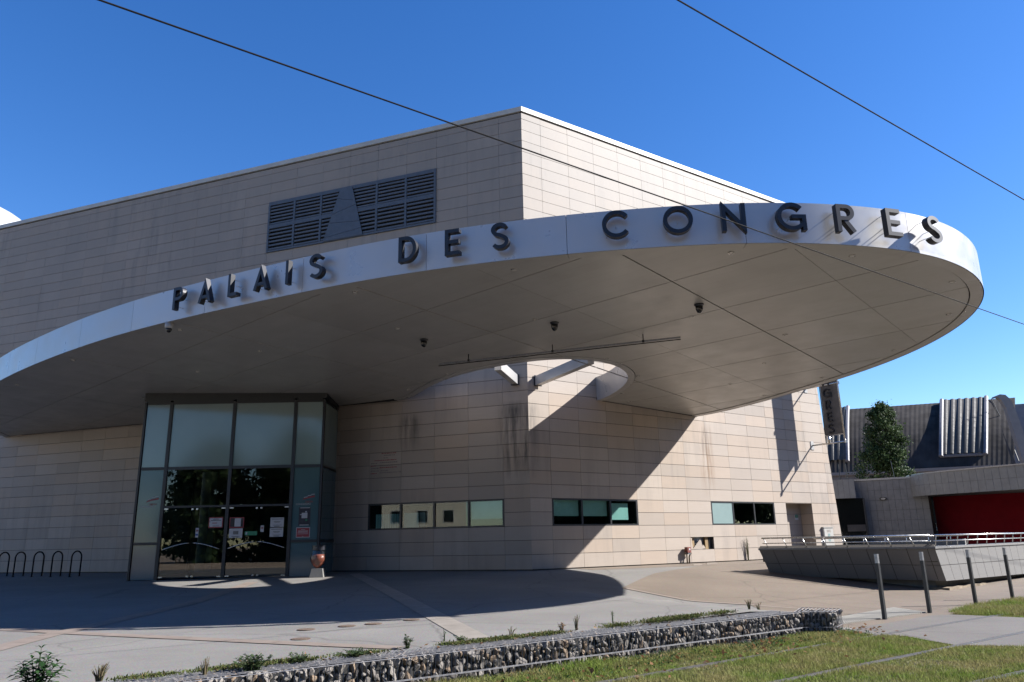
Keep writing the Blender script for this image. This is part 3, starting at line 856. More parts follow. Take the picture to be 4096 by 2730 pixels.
# faded inscription on the shaded facade
ins = bpy.data.objects.new('inscription', None); COL.objects.link(ins); ins.parent = hall
for i, (u0, u1, v) in enumerate(((.38, .78, .96), (.45, .75, .88), (.44, .58, .78), (.16, .86, .69), (.05, .22, .58), (.33, .86, .60), (.05, .22, .48), (.33, .72, .48), (.05, .25, .38), (.33, .84, .40), (.05, .28, .28), (.36, .58, .28), (.05, .22, .18), (.33, .98, .20))):
    dA, dB = A_L + 4 * W_P - u0 * W_P, A_L + 4 * W_P - u1 * W_P
    zc_ = kz(4) + v * 2 * C_H
    x = dA; k = 0
    while x > dB:
        w = random.uniform(.03, .075)
        MB().box(LW(x - w / 2, zc_, .004), dL * w / 2, nL * .0015, Z * random.uniform(.010, .016)).build('faded_word', 'red_print' if i % 3 == 0 else 'graffiti', ins)
        x -= w + .02; k += 1

# ---- rooftop drum at the far left
RC = V((-22.6, 34.5, 0)); 
drum = thing('rooftop_drum', (-24.0, 39.0, 15.0), 'smooth white rounded drum rising behind the parapet of the hall', 'roof structure')
A_, B_, C_ = [at_y(x, y, 39.0) for x, y in ((0, 831), (45, 853), (88, 886))]
ax_, az_, bx_, bz_, cx_, cz_ = A_.x, A_.z, B_.x, B_.z, C_.x, C_.z
dd_ = 2 * (ax_ * (bz_ - cz_) + bx_ * (cz_ - az_) + cx_ * (az_ - bz_))
ux_ = ((ax_ ** 2 + az_ ** 2) * (bz_ - cz_) + (bx_ ** 2 + bz_ ** 2) * (cz_ - az_) + (cx_ ** 2 + cz_ ** 2) * (az_ - bz_)) / dd_
uz_ = ((ax_ ** 2 + az_ ** 2) * (cx_ - bx_) + (bx_ ** 2 + bz_ ** 2) * (ax_ - cx_) + (cx_ ** 2 + cz_ ** 2) * (bx_ - ax_)) / dd_
R_ = math.hypot(ax_ - ux_, az_ - uz_)
prof = [(max(.01, math.sqrt(max(0, R_ ** 2 - (h - uz_) ** 2))), h - 14.9) for h in np.linspace(max(14.9, uz_ - R_ * .2), uz_ + R_ * .999, 22)]
ds = MB().lathe((ux_, 39.0, 14.9), prof, 72).build('drum_shell', 'white_dome', drum, smooth=True)
MB().lathe((ux_, 39.0, 14.9), [(prof[0][0] + .12, -.2), (prof[0][0] + .12, .15)], 48).build('drum_base', 'galvanised', drum)

# ================================================================== the canopy
can = thing('entrance_canopy', CN + V((0, -6, 0)), 'sweeping curved metal canopy with raised black letters over the forecourt', 'canopy')
def zs(p, dz=0.0): return V((p.x, p.y, z_soff(p) + dz))
def curve_s(P):
    L = [0.0]
    for a, b_ in zip(P, P[1:]): L.append(L[-1] + (b_ - a).length)
    return L
LO = curve_s(OUT)
def at_s(P, L, s):
    s = min(max(s, 0), L[-1]); j = int(np.searchsorted(L, s)) - 1; j = min(max(j, 0), len(P) - 2)
    return P[j].lerp(P[j + 1], (s - L[j]) / (L[j + 1] - L[j]))
def tan_s(P, L, s):
    return (at_s(P, L, s + .08) - at_s(P, L, s - .08)).normalized()
def find_s(px, zfrac, off=0.0, lo=0.0, hi=None):
    best = None
    s = lo
    hi = hi or LO[-1]
    while s < hi:
        p = at_s(OUT, LO, s); t = tan_s(OUT, LO, s); n_ = V((t.y, -t.x, 0))
        x, y = to_px(zs(p + n_ * off, FH * zfrac))
        e = abs(x - px)
        if best is None or e < best[0]: best = (e, s)
        s += .02
    return best[1]
tip_s = find_s(3954, 0.0)
jx = [(28, .0), (138, 0), (314, 0), (523, 0), (815, 0), (1208, 0), (1706, 0), (2270, 0), (2988, 0), (3646, 0)]
js = [find_s(x, f, 0, 0, tip_s - .3) for x, f in jx]
js = [0.0, max(.5, js[0] - 2.6)] + js
s = js[-1]
while s + 2.2 < LO[-1]: s += 2.45; js.append(s)
if LO[-1] - js[-1] < .8: js[-1] = LO[-1]
else: js.append(LO[-1])
LIP = 0.25
def inset(P, L, s, d):
    p = at_s(P, L, s); t = tan_s(P, L, s); return p + V((-t.y, t.x, 0)) * d
for s0_, s1_ in zip(js, js[1:]):
    n = max(2, int((s1_ - s0_) / .15)); a, b_ = s0_ + .004, s1_ - .004
    ps = [at_s(OUT, LO, a + (b_ - a) * i / n) for i in range(n + 1)]
    pi = [inset(OUT, LO, a + (b_ - a) * i / n, .02) for i in range(n + 1)]
    f = MB(); vs = []
    for p, q_ in zip(ps, pi): vs += [zs(p), zs(p, FH), zs(q_, FH), zs(q_, .004)]
    fs = []
    for i in range(n):
        k = 4 * i
        fs += [(k, k + 4, k + 5, k + 1), (k + 1, k + 5, k + 6, k + 2), (k + 3, k + 2, k + 6, k + 7)]
    fs += [(0, 1, 2, 3), (4 * n, 4 * n + 3, 4 * n + 2, 4 * n + 1)]
    f.add(vs, fs); f.build('fascia_panel', 'fascia', can, smooth=False)
    li = [inset(OUT, LO, a + (b_ - a) * i / n, LIP) for i in range(n + 1)]
    f = MB(); vs = []; fs = []
    for p, q_ in zip(pi, li): vs += [zs(p, .002), zs(q_, .002), zs(q_, .05), zs(p, .05)]
    for i in range(n):
        k = 4 * i
        fs += [(k, k + 1, k + 5, k + 4), (k + 1, k + 2, k + 6, k + 5)]
    fs += [(0, 1, 2, 3), (4 * n, 4 * n + 1, 4 * n + 2, 4 * n + 3)]
    f.add(vs, fs); f.build('rim_panel', 'soffit', can)
for o in can.children:
    if o.name.startswith('fascia_panel'): o.data.shade_smooth(); 
# smooth shading only along the curve: mark sharp by angle
for o in can.children:
    if o.name.startswith('fascia_panel'):
        bm = bmesh.new(); bm.from_mesh(o.data)
        for e in bm.edges:
            if len(e.link_faces) == 2 and e.calc_face_angle() > 0.6: e.smooth = False
        bm.to_mesh(o.data); bm.free()
# lining and deck
foot3 = [V((x, y, 0)) for x, y in FOOT]
inner = [inset(OUT, LO, s_, LIP + .02) for s_ in np.linspace(0, LO[-1], 260)]
LH = curve_s(HOLE)
hin = [at_s(HOLE, LH, s_) - V((-tan_s(HOLE, LH, s_).y, tan_s(HOLE, LH, s_).x, 0)) * .22 for s_ in np.linspace(0, LH[-1], 90)]
def tri_sheet(poly, dz):
    bm = bmesh.new(); vs = [bm.verts.new(zs(V((p[0], p[1], 0)), dz)) for p in poly]
    f = bm.faces.new(vs); bmesh.ops.triangulate(bm, faces=[f]); return bm
for nm, dz, mt in (('roof_deck', FH - .03, 'concrete'), ('soffit_backing', .075, 'dark_gap')):
    bm = tri_sheet(FOOT, dz)
    me = bpy.data.meshes.new(nm); bm.to_mesh(me); bm.free()
    o = link(nm, me, mt, can); o.location = -root_loc(can)
# soffit panels on a grid turned to the canopy, clipped to the footprint
UA, WA = V((-.7490, .6626, 0)), V((.6626, .7490, 0))
SUB = [(p.x, p.y) for p in inner] + [(p.x, p.y) for p in hin[::-1]]
def clip_half(poly, n_, c_):
    out = []
    for i in range(len(poly)):
        a, b_ = poly[i], poly[(i + 1) % len(poly)]
        da_, db_ = a[0] * n_[0] + a[1] * n_[1] - c_, b_[0] * n_[0] + b_[1] * n_[1] - c_
        if da_ >= 0: out.append(a)
        if (da_ >= 0) != (db_ >= 0):
            t = da_ / (da_ - db_); out.append((a[0] + (b_[0] - a[0]) * t, a[1] + (b_[1] - a[1]) * t))
    return out
def wedge_ok(p): return s_out(p) > -.02 or (V((p[0], p[1], 0)) - CN).dot(nR) > -.02
us = [7.12 + 2.457 * i for i in range(-3, 14)]
ws = [8.62 + 2.135 * i for i in range(-5, 9)]
for iu in range(len(us) - 1):
    for iw in range(len(ws) - 1):
        bold_u = lambda i: .018 if (i - 3) % 2 == 0 else .005
        P = clip_half(SUB, (UA.x, UA.y), us[iu] + bold_u(iu))
        P = clip_half(P, (-UA.x, -UA.y), -(us[iu + 1] - bold_u(iu + 1))) if len(P) > 2 else P
        P = clip_half(P, (WA.x, WA.y), ws[iw] + .013) if len(P) > 2 else P
        P = clip_half(P, (-WA.x, -WA.y), -(ws[iw + 1] - .013)) if len(P) > 2 else P
        Q = []
        for p in P:
            if not Q or abs(p[0] - Q[-1][0]) + abs(p[1] - Q[-1][1]) > 1e-4: Q.append(p)
        if len(Q) > 2 and abs(Q[0][0] - Q[-1][0]) + abs(Q[0][1] - Q[-1][1]) < 1e-4: Q.pop()
        if len(Q) < 3: continue
        A_ = abs(sum(Q[i][0] * Q[(i + 1) % len(Q)][1] - Q[(i + 1) % len(Q)][0] * Q[i][1] for i in range(len(Q)))) / 2
        if A_ < .01: continue
        bm = bmesh.new(); vs = [bm.verts.new(zs(V((p[0], p[1], 0)), .022)) for p in Q]
        try: f = bm.faces.new(vs)
        except ValueError: bm.free(); continue
        r = bmesh.ops.extrude_face_region(bm, geom=[f])
        for v in r['geom']:
            if isinstance(v, bmesh.types.BMVert): v.co.z += .03
        bmesh.ops.triangulate(bm, faces=bm.faces[:]); bmesh.ops.recalc_face_normals(bm, faces=bm.faces)
        me = bpy.data.meshes.new('soffit_panel'); bm.to_mesh(me); bm.free()
        o = link('soffit_panel', me, 'soffit', can); o.location = -root_loc(can)
# inner ring around the opening
nring = 5
for i in range(nring):
    s0_, s1_ = LH[-1] * i / nring + .003, LH[-1] * (i + 1) / nring - .003
    n = 16; vs = []; fs = []
    for j in range(n + 1):
        s_ = s0_ + (s1_ - s0_) * j / n
        p = at_s(HOLE, LH, s_); t = tan_s(HOLE, LH, s_); o_ = p - V((-t.y, t.x, 0)) * .02; l_ = p - V((-t.y, t.x, 0)) * .20
        vs += [zs(p, .001), zs(p, FH + .02), zs(o_, FH + .02), zs(l_, .001), zs(l_, .05)]
    for j in range(n):
        k = 5 * j
        fs += [(k, k + 1, k + 6, k + 5), (k + 1, k + 2, k + 7, k + 6), (k + 3, k, k + 5, k + 8), (k + 4, k + 3, k + 8, k + 9)]
    o = MB().add(vs, fs).build('opening_ring', 'fascia', can, smooth=True)
    bm = bmesh.new(); bm.from_mesh(o.data)
    for e in bm.edges:
        if len(e.link_faces) == 2 and e.calc_face_angle() > 0.6: e.smooth = False
    bm.to_mesh(o.data); bm.free()
# closing strip where the canopy meets the walls
for W, nn, a, b_ in ((LW, nL, 4.5, 22), (RW, nR, 2.78, 7.55)):
    cl = MB(); n = 20
    for i in range(n):
        p, q_ = W(a + (b_ - a) * i / n, 0, .012), W(a + (b_ - a) * (i + 1) / n, 0, .012)
        cl.quad(zs(p, .0), zs(q_, .0), zs(q_, .10), zs(p, .10))
    cl.build('wall_joint', 'dark_gap', can)
# two beams from the corner to the canopy across the opening
def beam(a, b_, label):
    t = (b_ - a); t.z = 0; t.normalize(); n_ = V((-t.y, t.x, 0))
    o = MB().span(a, b_, n_ * .10, Z * .145).build('beam', 'fascia', can)
    MB().box(a - t * .012, t * .012, n_ * .13, Z * .17).build('beam_plate', 'black_paint', can)
b1a = LW(.40, 5.715, .06); b2a = RW(.36, 5.685, .06)
def hole_hit(px, py):
    P = on_soff(px, py, .15); return P
e1, e2 = hole_hit(1600 + 880 / 2.24, 1350 + 262 / 2.24), hole_hit(1600 + 1700 / 2.24, 1350 + 205 / 2.24)
for a, e in ((b1a, e1), (b2a, e2)):
    d = (e - a); d.z = 0
    end = a + d * 1.02
    end.z = z_soff(end) + .18
    beam(a, end, '')
# ---- raised letters
ST = 0.14
def arc(cx_, cy_, rx, ry, a0, a1, n=14):
    return [(cx_ + rx * math.cos(math.radians(a0 + (a1 - a0) * i / n)), cy_ + ry * math.sin(math.radians(a0 + (a1 - a0) * i / n))) for i in range(n + 1)]
h_ = ST / 2
def glyph(ch):
    """strokes as centre lines in a box of cap height 1; closed flag; width"""
    if ch == 'I': return [([(h_, 0), (h_, 1)], 0)], ST
    if ch == 'L': return [([(h_, 1), (h_, h_), (.52, h_)], 0)], .52
    if ch == 'P': return [([(h_, 0), (h_, 1 - h_), (.34, 1 - h_)] + arc(.34, .70, .62 - h_ - .34, .30 - h_, 90, -90, 12)[1:] + [(ST, .40 + h_)], 0)], .62
    if ch == 'R': return [([(h_, 0), (h_, 1 - h_), (.36, 1 - h_)] + arc(.36, .71, .64 - h_ - .36, .29 - h_, 90, -90, 12)[1:] + [(ST, .42 + h_)], 0), ([(.30, .43), (.60, 0.0)], 0)], .68
    if ch == 'D': return [([(h_, h_), (h_, 1 - h_), (.30, 1 - h_)] + arc(.30, .5, .74 - h_ - .30, .5 - h_, 90, -90, 18)[1:], 1)], .74
    if ch == 'E': return [([(.56, 1 - h_), (h_, 1 - h_), (h_, h_), (.58, h_)], 0), ([(ST, .51), (.54, .51)], 0)], .58
    if ch == 'A': return [([(.085, 0), (.40, 1 - .11), (.715, 0)], 0), ([(.20, .26), (.60, .26)], 0)], .80
    if ch == 'N': return [([(h_, 0), (h_, 1 - .10), (.80 - h_, .10), (.80 - h_, 1)], 0)], .80
    if ch == 'O': return [(arc(.5, .5, .5 - h_, .5 - h_, 0, 360, 36)[:-1], 1)], 1.0
    if ch == 'C': return [(arc(.5, .5, .5 - h_, .5 - h_, 38, 322, 30), 0)], .92
    if ch == 'G': return [(arc(.5, .5, .5 - h_, .5 - h_, 42, 322, 32), 0), ([(.50, .50), (.98 - h_, .50), (.98 - h_, .0)], 0)], .98
    if ch == 'S': return [(arc(.31, .735, .245, .265 - h_, 25, 245, 16) + [(.31, .53)] + arc(.32, .275, .26, .275 - h_, 62, -150, 16), 0)], .62
def strokes_mesh(mb, ch, org, ex, ez, ey, H, depth):
    """org: bottom-left corner; ex along the word, ez up, ey outwards"""
    gl, w = glyph(ch)
    for si, (pts, closed) in enumerate(gl):
        P = [V((x, y, 0)) for x, y in pts]; n = len(P); L_, R_s = [], []
        for i in range(n):
            if closed: a, c_ = P[i - 1], P[(i + 1) % n]
            else: a, c_ = P[max(i - 1, 0)], P[min(i + 1, n - 1)]
            t0 = (P[i] - a).normalized() if (P[i] - a).length > 1e-6 else (c_ - P[i]).normalized()
            t1 = (c_ - P[i]).normalized() if (c_ - P[i]).length > 1e-6 else t0
            t = (t0 + t1); t = t.normalized() if t.length > 1e-4 else t0
            m_ = V((-t.y, t.x, 0)); k = 1 / max(.35, m_.dot(V((-t0.y, t0.x, 0))))
            L_.append(P[i] + m_ * h_ * k); R_s.append(P[i] - m_ * h_ * k)
        dz = .004 * si
        def w3(p, d): return org + ex * ((p.x) * H) + ez * (p.y * H) + ey * d
        vs = []
        for a, b_ in zip(L_, R_s): vs += [w3(a, depth - dz), w3(b_, depth - dz), w3(a, dz), w3(b_, dz)]
        fs = []
        for i in range(n if closed else n - 1):
            k, k2 = 4 * i, 4 * ((i + 1) % n)
            fs += [(k, k2, k2 + 1, k + 1), (k + 2, k + 3, k2 + 3, k2 + 2), (k, k + 2, k2 + 2, k2), (k + 1, k2 + 1, k2 + 3, k + 3)]
        if not closed:
            e = 4 * (n - 1); fs += [(0, 1, 3, 2), (e, e + 2, e + 3, e + 1)]
        mb.add(vs, fs)
    return w
m, nt, b = nodes_of('letter')
g_ = nt.nodes.new('ShaderNodeNewGeometry')
b.inputs['Roughness'].default_value = .4
nt.links.new(mixc(nt, ramp(nt, noise(nt, 5, 3), .3, .7), (0.014, 0.0147, 0.0182), (0.0224, 0.0231, 0.028)), b.inputs['Base Color'])
b.inputs['Metallic'].default_value = .3
CAPH, DEP, OFF = .515, .12, .13
for ch, px in zip('PALAISDESCONGRES', (711, 818, 930, 1041, 1147, 1263, 1629, 1808, 1999, 2463, 2712, 2936, 3168, 3388, 3576, 3741)):
    s_ = find_s(px, .52, OFF + DEP, 0, tip_s - .2)
    p = at_s(OUT, LO, s_); t = tan_s(OUT, LO, s_); n_ = V((t.y, -t.x, 0))
    up_ = V((0, 0, 1))
    ex = V((t.x, t.y, SG * (V((t.x, t.y, 0)).dot(nL))))
    _, w = glyph(ch)
    org = zs(p, FH * .52 - CAPH / 2) + n_ * OFF - ex * (w * CAPH / 2)
    mb = MB(); strokes_mesh(mb, ch, org, ex, up_, n_, CAPH, DEP)
    o = mb.build('letter', 'letter', can); o['label'] = 'raised black letter ' + ch
    st = MB()
    for fx, fz in ((.12, .18), (.12, .82), (.5, .5)) if ch not in 'I' else ((.08, .2), (.08, .8)):
        c0 = org + ex * (fx * w * CAPH) + up_ * (fz * CAPH)
        st.tube([c0 + n_ * .01, c0 - n_ * (OFF + .02)], .006, 5)
    st.build('letter_stud', 'steel', o)
# ---- downlights
dl_px = [(1300 + x * s3, 400 + y * s3) for x, y in ((1270, 1148), (202, 1300), (488, 1542), (1413, 1480))]
dl_px += [(2696 + x * s3, 700 + y * s3) for x, y in ((385, 532), (1200, 553), (1870, 728), (1850, 943), (1480, 1185), (747, 1080), (607, 1273), (992, 1370), (378, 1412), (607, 1488), (118, 962))]
dl_px += [(1300 + x * s3, 1350 + y * s3) for x, y in ((825, 252), (1253, 150), (560, 355), (1893, 147), (2107, 265), (1998, 382), (2050, 435), (2290, 475))]
dl_px += [(292, 1445), (68, 1543), (720, 1323), (1040, 1408), (570, 1594), (790, 1490)]
ringm = MB().lathe((0, 0, 0), [(.062, 0), (.062, -.012), (.048, -.014), (.046, .01)], 14)
lensm = MB().lathe((0, 0, 0), [(.045, -.001), (.045, -.004)], 14)
proto = None
for px, py in dl_px:
    P = on_soff(px, py); P = zs(P, .022) - can.location
    if proto is None:
        r_ = ringm.build('downlight', 'steel', can, local=True); l_ = lensm.build('lens', 'lamp_glass', r_, local=True); proto = r_; r_.location = P
    else:
        c_ = copy_tree(proto, can); c_.location = P
# ---- dome cameras
def dome(px, py, r, white, label):
    P = zs(on_soff(px, py), .02)
    root = thing('dome_camera', P, label, 'camera', 'black dome cameras under the canopy' if not white else None)
    if not white:
        MB().lathe(P, [(r, 0), (r, -.02), (r * .80, -.028), (r * .80, -.05)], 20).build('mount', 'black_paint', root, True)
        MB().lathe(P, [(r * .78, -.05), (r * .76, -.10), (r * .62, -.15), (r * .38, -.185), (r * .12, -.198), (.005, -.2)], 20).build('dome', 'dark_glass', root, True)
    else:
        MB().lathe(P, [(r, 0), (r, -.10), (r * .96, -.13), (r * .72, -.15)], 20).build('housing', 'white_plastic', root, True)
        MB().lathe(P, [(r * .7, -.15), (r * .66, -.19), (r * .45, -.225), (r * .2, -.24), (.004, -.243)], 20).build('dome', 'dark_glass', root, True)
dome(1696, 1362, .105, 0, 'black dome camera under the canopy, the one closest to the glass entrance')
dome(2218, 1295, .105, 0, 'black dome camera under the canopy above the middle of the hanging pipe')
dome(2796, 1222, .105, 0, 'black dome camera under the canopy beneath the letters of the last word')
dome(678, 1294, .095, 1, 'white dome camera at the canopy edge below the letter P')
# ---- hanging pipe
pa, pb = on_soff(1755, 1457, -.15), on_soff(2722, 1350, -.15)
root = thing('hanging_pipe', (pa + pb) / 2, 'long thin metal pipe hung on three short rods below the canopy', 'pipe')
MB().tube([pa, pb], .022, 8).build('pipe', 'galvanised', root)
MB().tube([pa - Z * .05, pb - Z * .05], .012, 6).build('cable', 'wire_black', root)
for px, py in ((1874, 1443), (2210, 1406), (2573, 1366)):
    h = on_soff(px, py, -.15)
    MB().tube([h - Z * .02, zs(h, .03)], .014, 6).build('hanger_rod', 'frame_dark', root)
    MB().lathe(h - Z * .03, [(.03, 0), (.03, .06)], 8).build('clamp', 'frame_dark', root)

def text_mesh(txt, size, org, ex, ez, mat, parent, name='lettering', align='LEFT', thin=0.0):
    cu = bpy.data.curves.new(name, 'FONT'); cu.body = txt; cu.size = size; cu.align_x = align; cu.extrude = 0.0008
    tmp = bpy.data.objects.new(name, cu); COL.objects.link(tmp)
    me = bpy.data.meshes.new_from_object(tmp)
    bpy.data.objects.remove(tmp); bpy.data.curves.remove(cu)
    me.materials.clear(); me.materials.append(MAT[mat])
    o = bpy.data.objects.new(name, me); COL.objects.link(o)
    ey = ez.cross(ex)
    M_ = Matrix(((ex.x, ez.x, -ey.x, 0), (ex.y, ez.y, -ey.y, 0), (ex.z, ez.z, -ey.z, 0), (0, 0, 0, 1)))
    o.parent = parent
    M_.translation = V(org) - root_loc(parent)
    o.matrix_local = M_
    return o

# ================================================================== the glass entrance
GY = 23.75
ent = thing('glass_entrance', (-8.8, GY, -.06), 'glazed entrance box with frosted upper panes and two pairs of glass doors', 'entrance')
gx = [-11.62, -10.80, -8.80, -6.87, -5.97]
zl = [-.10, .97, 2.03, 3.22, 5.24]
def gbox(x0, x1, z0, z1_, y0, y1): return MB().box(((x0 + x1) / 2, (y0 + y1) / 2, (z0 + z1_) / 2), X * (x1 - x0) / 2, Y * (y1 - y0) / 2, Z * (z1_ - z0) / 2)
for i, x in enumerate(gx):
    w = .05 if 0 < i < 4 else .03
    gbox(x - w, x + w, -.1, 5.30, GY - .02, GY + .10).build('mullion', 'frame_dark', ent)
def transom(x0, x1, z, h=.045): gbox(x0, x1, z - h, z + h, GY - .012, GY + .09).build('transom', 'frame_dark', ent)
for a, b_ in zip(gx, gx[1:]):
    transom(a + .05, b_ - .05, 3.22); transom(a + .05, b_ - .05, 5.285, .06)
for a, b_ in ((gx[0], gx[1]), (gx[3], gx[4])): transom(a + .05, b_ - .05, .97, .04)
for a, b_ in ((gx[1], gx[2]), (gx[2], gx[3])): transom(a + .05, b_ - .05, 2.05, .03)
gbox(gx[0] - .06, gx[4] + .06, 5.345, 5.60, GY + .0, GY + .3).build('header', 'frame_dark', ent)
for i in range(4):
    a, b_ = gx[i] + .05, gx[i + 1] - .05
    gbox(a, b_, 3.265, 5.225, GY + .02, GY + .035).build('frosted_pane', 'frosted', ent)
for i in (0, 3):
    a, b_ = gx[i] + .05, gx[i + 1] - .05
    gbox(a, b_, 1.01, 3.175, GY + .02, GY + .035).build('tinted_pane', 'frosted_blue', ent)
    gbox(a, b_, -.08, .93, GY + .02, GY + .035).build('tinted_pane', 'frosted_blue', ent)
for i in (1, 2):
    a, b_ = gx[i] + .05, gx[i + 1] - .05
    gbox(a, b_, 2.08, 3.175, GY + .02, GY + .032).build('fanlight', 'door_glass', ent)
    mid = (a + b_) / 2
    for l0, l1, sgn in ((a + .012, mid - .006, -1), (mid + .006, b_ - .012, 1)):
        lf = gbox(l0, l1, -.05, 2.01, GY + .02, GY + .032).build('door', 'door_glass', ent)
        hinge = l0 if sgn < 0 else l1
        for zz in (-.03, 1.97):
            hx = (hinge - sgn * .12)
            gbox(min(hinge, hx), max(hinge, hx), zz, zz + .035, GY + .005, GY + .045).build('patch_fitting', 'steel', lf)
        hx0 = mid + sgn * .07
        for zz in (-.02, 1.95): gbox(hx0 - .03, hx0 + .03, zz, zz + .045, GY + .008, GY + .045).build('lock', 'steel', lf)
        pts = [(mid + sgn * (.06 + .80 * t), GY - .06, .97 - .19 * t ** 1.6) for t in np.linspace(0, 1, 9)]
        MB().tube(pts, .013, 8).build('door_handle', 'steel', lf, True)
# sides back to the wall
for x, dfar, nm in ((gx[4], 7.05, 'r'), (gx[0], 13.35, 'l')):
    yb = LW(dfar, 0).y
    for z0, z1_, mt in ((-.08, .93, 'frosted_blue'), (1.01, 3.175, 'frosted_blue'), (3.265, 5.225, 'frosted')):
        gbox(x - .006, x + .006, z0, z1_, GY + .10, yb - .02).build('side_pane', mt, ent)
    for zz in (.97, 3.22, 5.28): gbox(x - .03, x + .03, zz - .04, zz + .04, GY + .10, yb).build('transom', 'frame_dark', ent)
    gbox(x - .03, x + .03, -.1, 5.3, yb - .04, yb + .02).build('mullion', 'frame_dark', ent)
    gbox(x - .04, x + .04, 5.33, 5.50, GY + .3, yb).build('header', 'frame_dark', ent)
# floor, lobby behind
lob = MB()
cs = [LW(7.05, -.05), LW(13.4, -.05), LW(13.4, -.05, -7), LW(7.05, -.05, -7)]
lob.quad(*cs)
lob.build('lobby_floor', 'lobby_floor', ent)
MB().quad(V((gx[0], GY + .1, -.055)), V((gx[4], GY + .1, -.055)), LW(7.05, -.055), LW(13.4, -.055)).build('porch_floor', 'lobby_floor', ent)
lw = MB()
lw.quad(LW(7.05, -.1, -7), LW(13.4, -.1, -7), LW(13.4, 4.96, -7), LW(7.05, 4.96, -7)).quad(LW(7.05, -.1), LW(7.05, -.1, -7), LW(7.05, 4.96, -7), LW(7.05, 4.96)).quad(LW(13.4, -.1), LW(13.4, -.1, -7), LW(13.4, 4.96, -7), LW(13.4, 4.96))
lw.build('lobby_wall', 'interior', ent)
MB().quad(LW(7.05, 3.6), LW(13.4, 3.6), LW(13.4, 3.6, -7), LW(7.05, 3.6, -7)).build('lobby_ceiling', 'interior', ent)
MB().quad(LW(7.05, 3.6, .0), LW(13.4, 3.6, .0), LW(13.4, 5.0, .0), LW(7.05, 5.0, .0)).build('lobby_bulkhead', 'interior_dark', ent)
MB().box(LW(12.6, 1.7, -.5), dL * .22, nL * .15, Z * 1.8).build('lobby_pillar', 'blind_pale', ent)
MB().box(LW(9.0, .5, -4), dL * .9, nL * .3, Z * .55).build('lobby_counter', 'interior', ent)
for i in range(4):
    p = LW(8.0 + .22 * i, -.05, -1.6)
    MB().tube([p, p + Z * .95], .02, 8).build('lobby_post', 'steel', ent, True)
# papers and stickers on the glass
def zq(x, y): return at_y(500 + x / 1.96, 1550 + y / 1.96, GY)
def sticker(name, x0, x1, y0, y1, mat, label, cat='notice', dep=.012, lines=(), frame=None, corner=0):
    A_, B_ = zq(x0, y1), zq(x1, y0)
    root = gbox(A_.x, B_.x, A_.z, B_.z, GY + .02 - dep, GY + .0185 - dep + .001).build(name, mat)
    tag(root, label, cat)
    for fx0, fx1, fy, h, mt in lines:
        gbox(A_.x + (B_.x - A_.x) * fx0, A_.x + (B_.x - A_.x) * fx1, A_.z + (B_.z - A_.z) * fy - h / 2, A_.z + (B_.z - A_.z) * fy + h / 2, GY + .015 - dep, GY + .0175 - dep).build('print_line', mt, root)
    if frame:
        f = frame[0]
        gbox(A_.x + f, B_.x - f, A_.z + f, B_.z - f, GY + .0152 - dep, GY + .0178 - dep).build('sheet', frame[1], root)
    return root
L3 = [(.3, .7, .82, .016, 'ink'), (.12, .88, .70, .014, 'ink'), (.25, .6, .45, .02, 'red_print'), (.3, .75, .18, .012, 'ink')]
st = sticker('door_notice', 652, 770, 1018, 1103, 'red_print', 'white sheet in a red frame on the left pair of glass doors', frame=(.028, 'paper'))
for fx0, fx1, fy, h, mt in L3:
    A_, B_ = zq(652, 1103), zq(770, 1018)
    gbox(A_.x + (B_.x - A_.x) * fx0, A_.x + (B_.x - A_.x) * fx1, A_.z + (B_.z - A_.z) * fy - h / 2, A_.z + (B_.z - A_.z) * fy + h / 2, GY - .001, GY + .0012).build('print_line', mt, st)
st = sticker('door_notice', 815, 935, 1018, 1103, 'red_print', 'small upright paper in a wide red frame on the right pair of doors', frame=(.028, 'interior_dark'))
A_, B_ = zq(857, 1092), zq(910, 1027)
gbox(A_.x, B_.x, A_.z, B_.z, GY - .001, GY + .0015).build('sheet', 'paper', st)
Lg = [(.3, .7, .55, .10, 'concrete'), (.2, .8, .14, .012, 'ink'), (.3, .7, .07, .008, 'ink')]
sticker('door_notice', 812, 922, 1106, 1182, 'paper', 'white paper with a grey picture below a red frame on the glass door', lines=Lg)
st = sticker('door_sticker', 937, 1035, 1128, 1162, 'green_print', 'green strip sticker with a white heart on the glass door', 'sticker', lines=[(.08, .2, .5, .07, 'paper')])
Lp = [(.08, .92, .84, .016, 'ink'), (.25, .75, .58, .012, 'ink'), (.3, .7, .46, .012, 'concrete'), (.2, .85, .2, .010, 'ink'), (.3, .7, .08, .016, 'ink')]
sticker('door_notice', 1137, 1247, 1020, 1096, 'paper', 'upper of two white printed sheets at the right edge of the doors', lines=Lp)
sticker('door_notice', 1132, 1241, 1100, 1173, 'paper', 'lower of two white printed sheets at the right edge of the doors', lines=Lp)
ns = [(.2, .8, .72, .05, 'red_print'), (.3, .7, .72, .02, 'paper'), (.1, .9, .28, .05, 'blue_print')]
sticker('door_sticker', 548, 578, 1103, 1178, 'paper', 'no smoking sticker with a blue sign below on the left doors', 'sticker', lines=ns)
sticker('door_sticker', 1060, 1089, 1083, 1134, 'paper', 'no smoking sticker on the right pair of glass doors', 'sticker', lines=[(.2, .8, .62, .05, 'red_print'), (.3, .7, .62, .02, 'paper')])
st = sticker('poster', 1358, 1455, 940, 1085, 'ink', 'tall black poster with pale pattern on the tinted side pane', 'poster', lines=[(.25, .75, .55, .16, 'paper'), (.55, .7, .75, .04, 'paper'), (.1, .3, .6, .02, 'paper'), (.6, .75, .3, .05, 'green_print'), (.1, .9, .03, .02, 'paper'), (.1, .95, .97, .02, 'paper')])
st = sticker('wall_notice', 1338, 1451, 1097, 1179, 'paper', 'red notice with a white border on the tinted side pane', frame=(.018, 'red_print'))
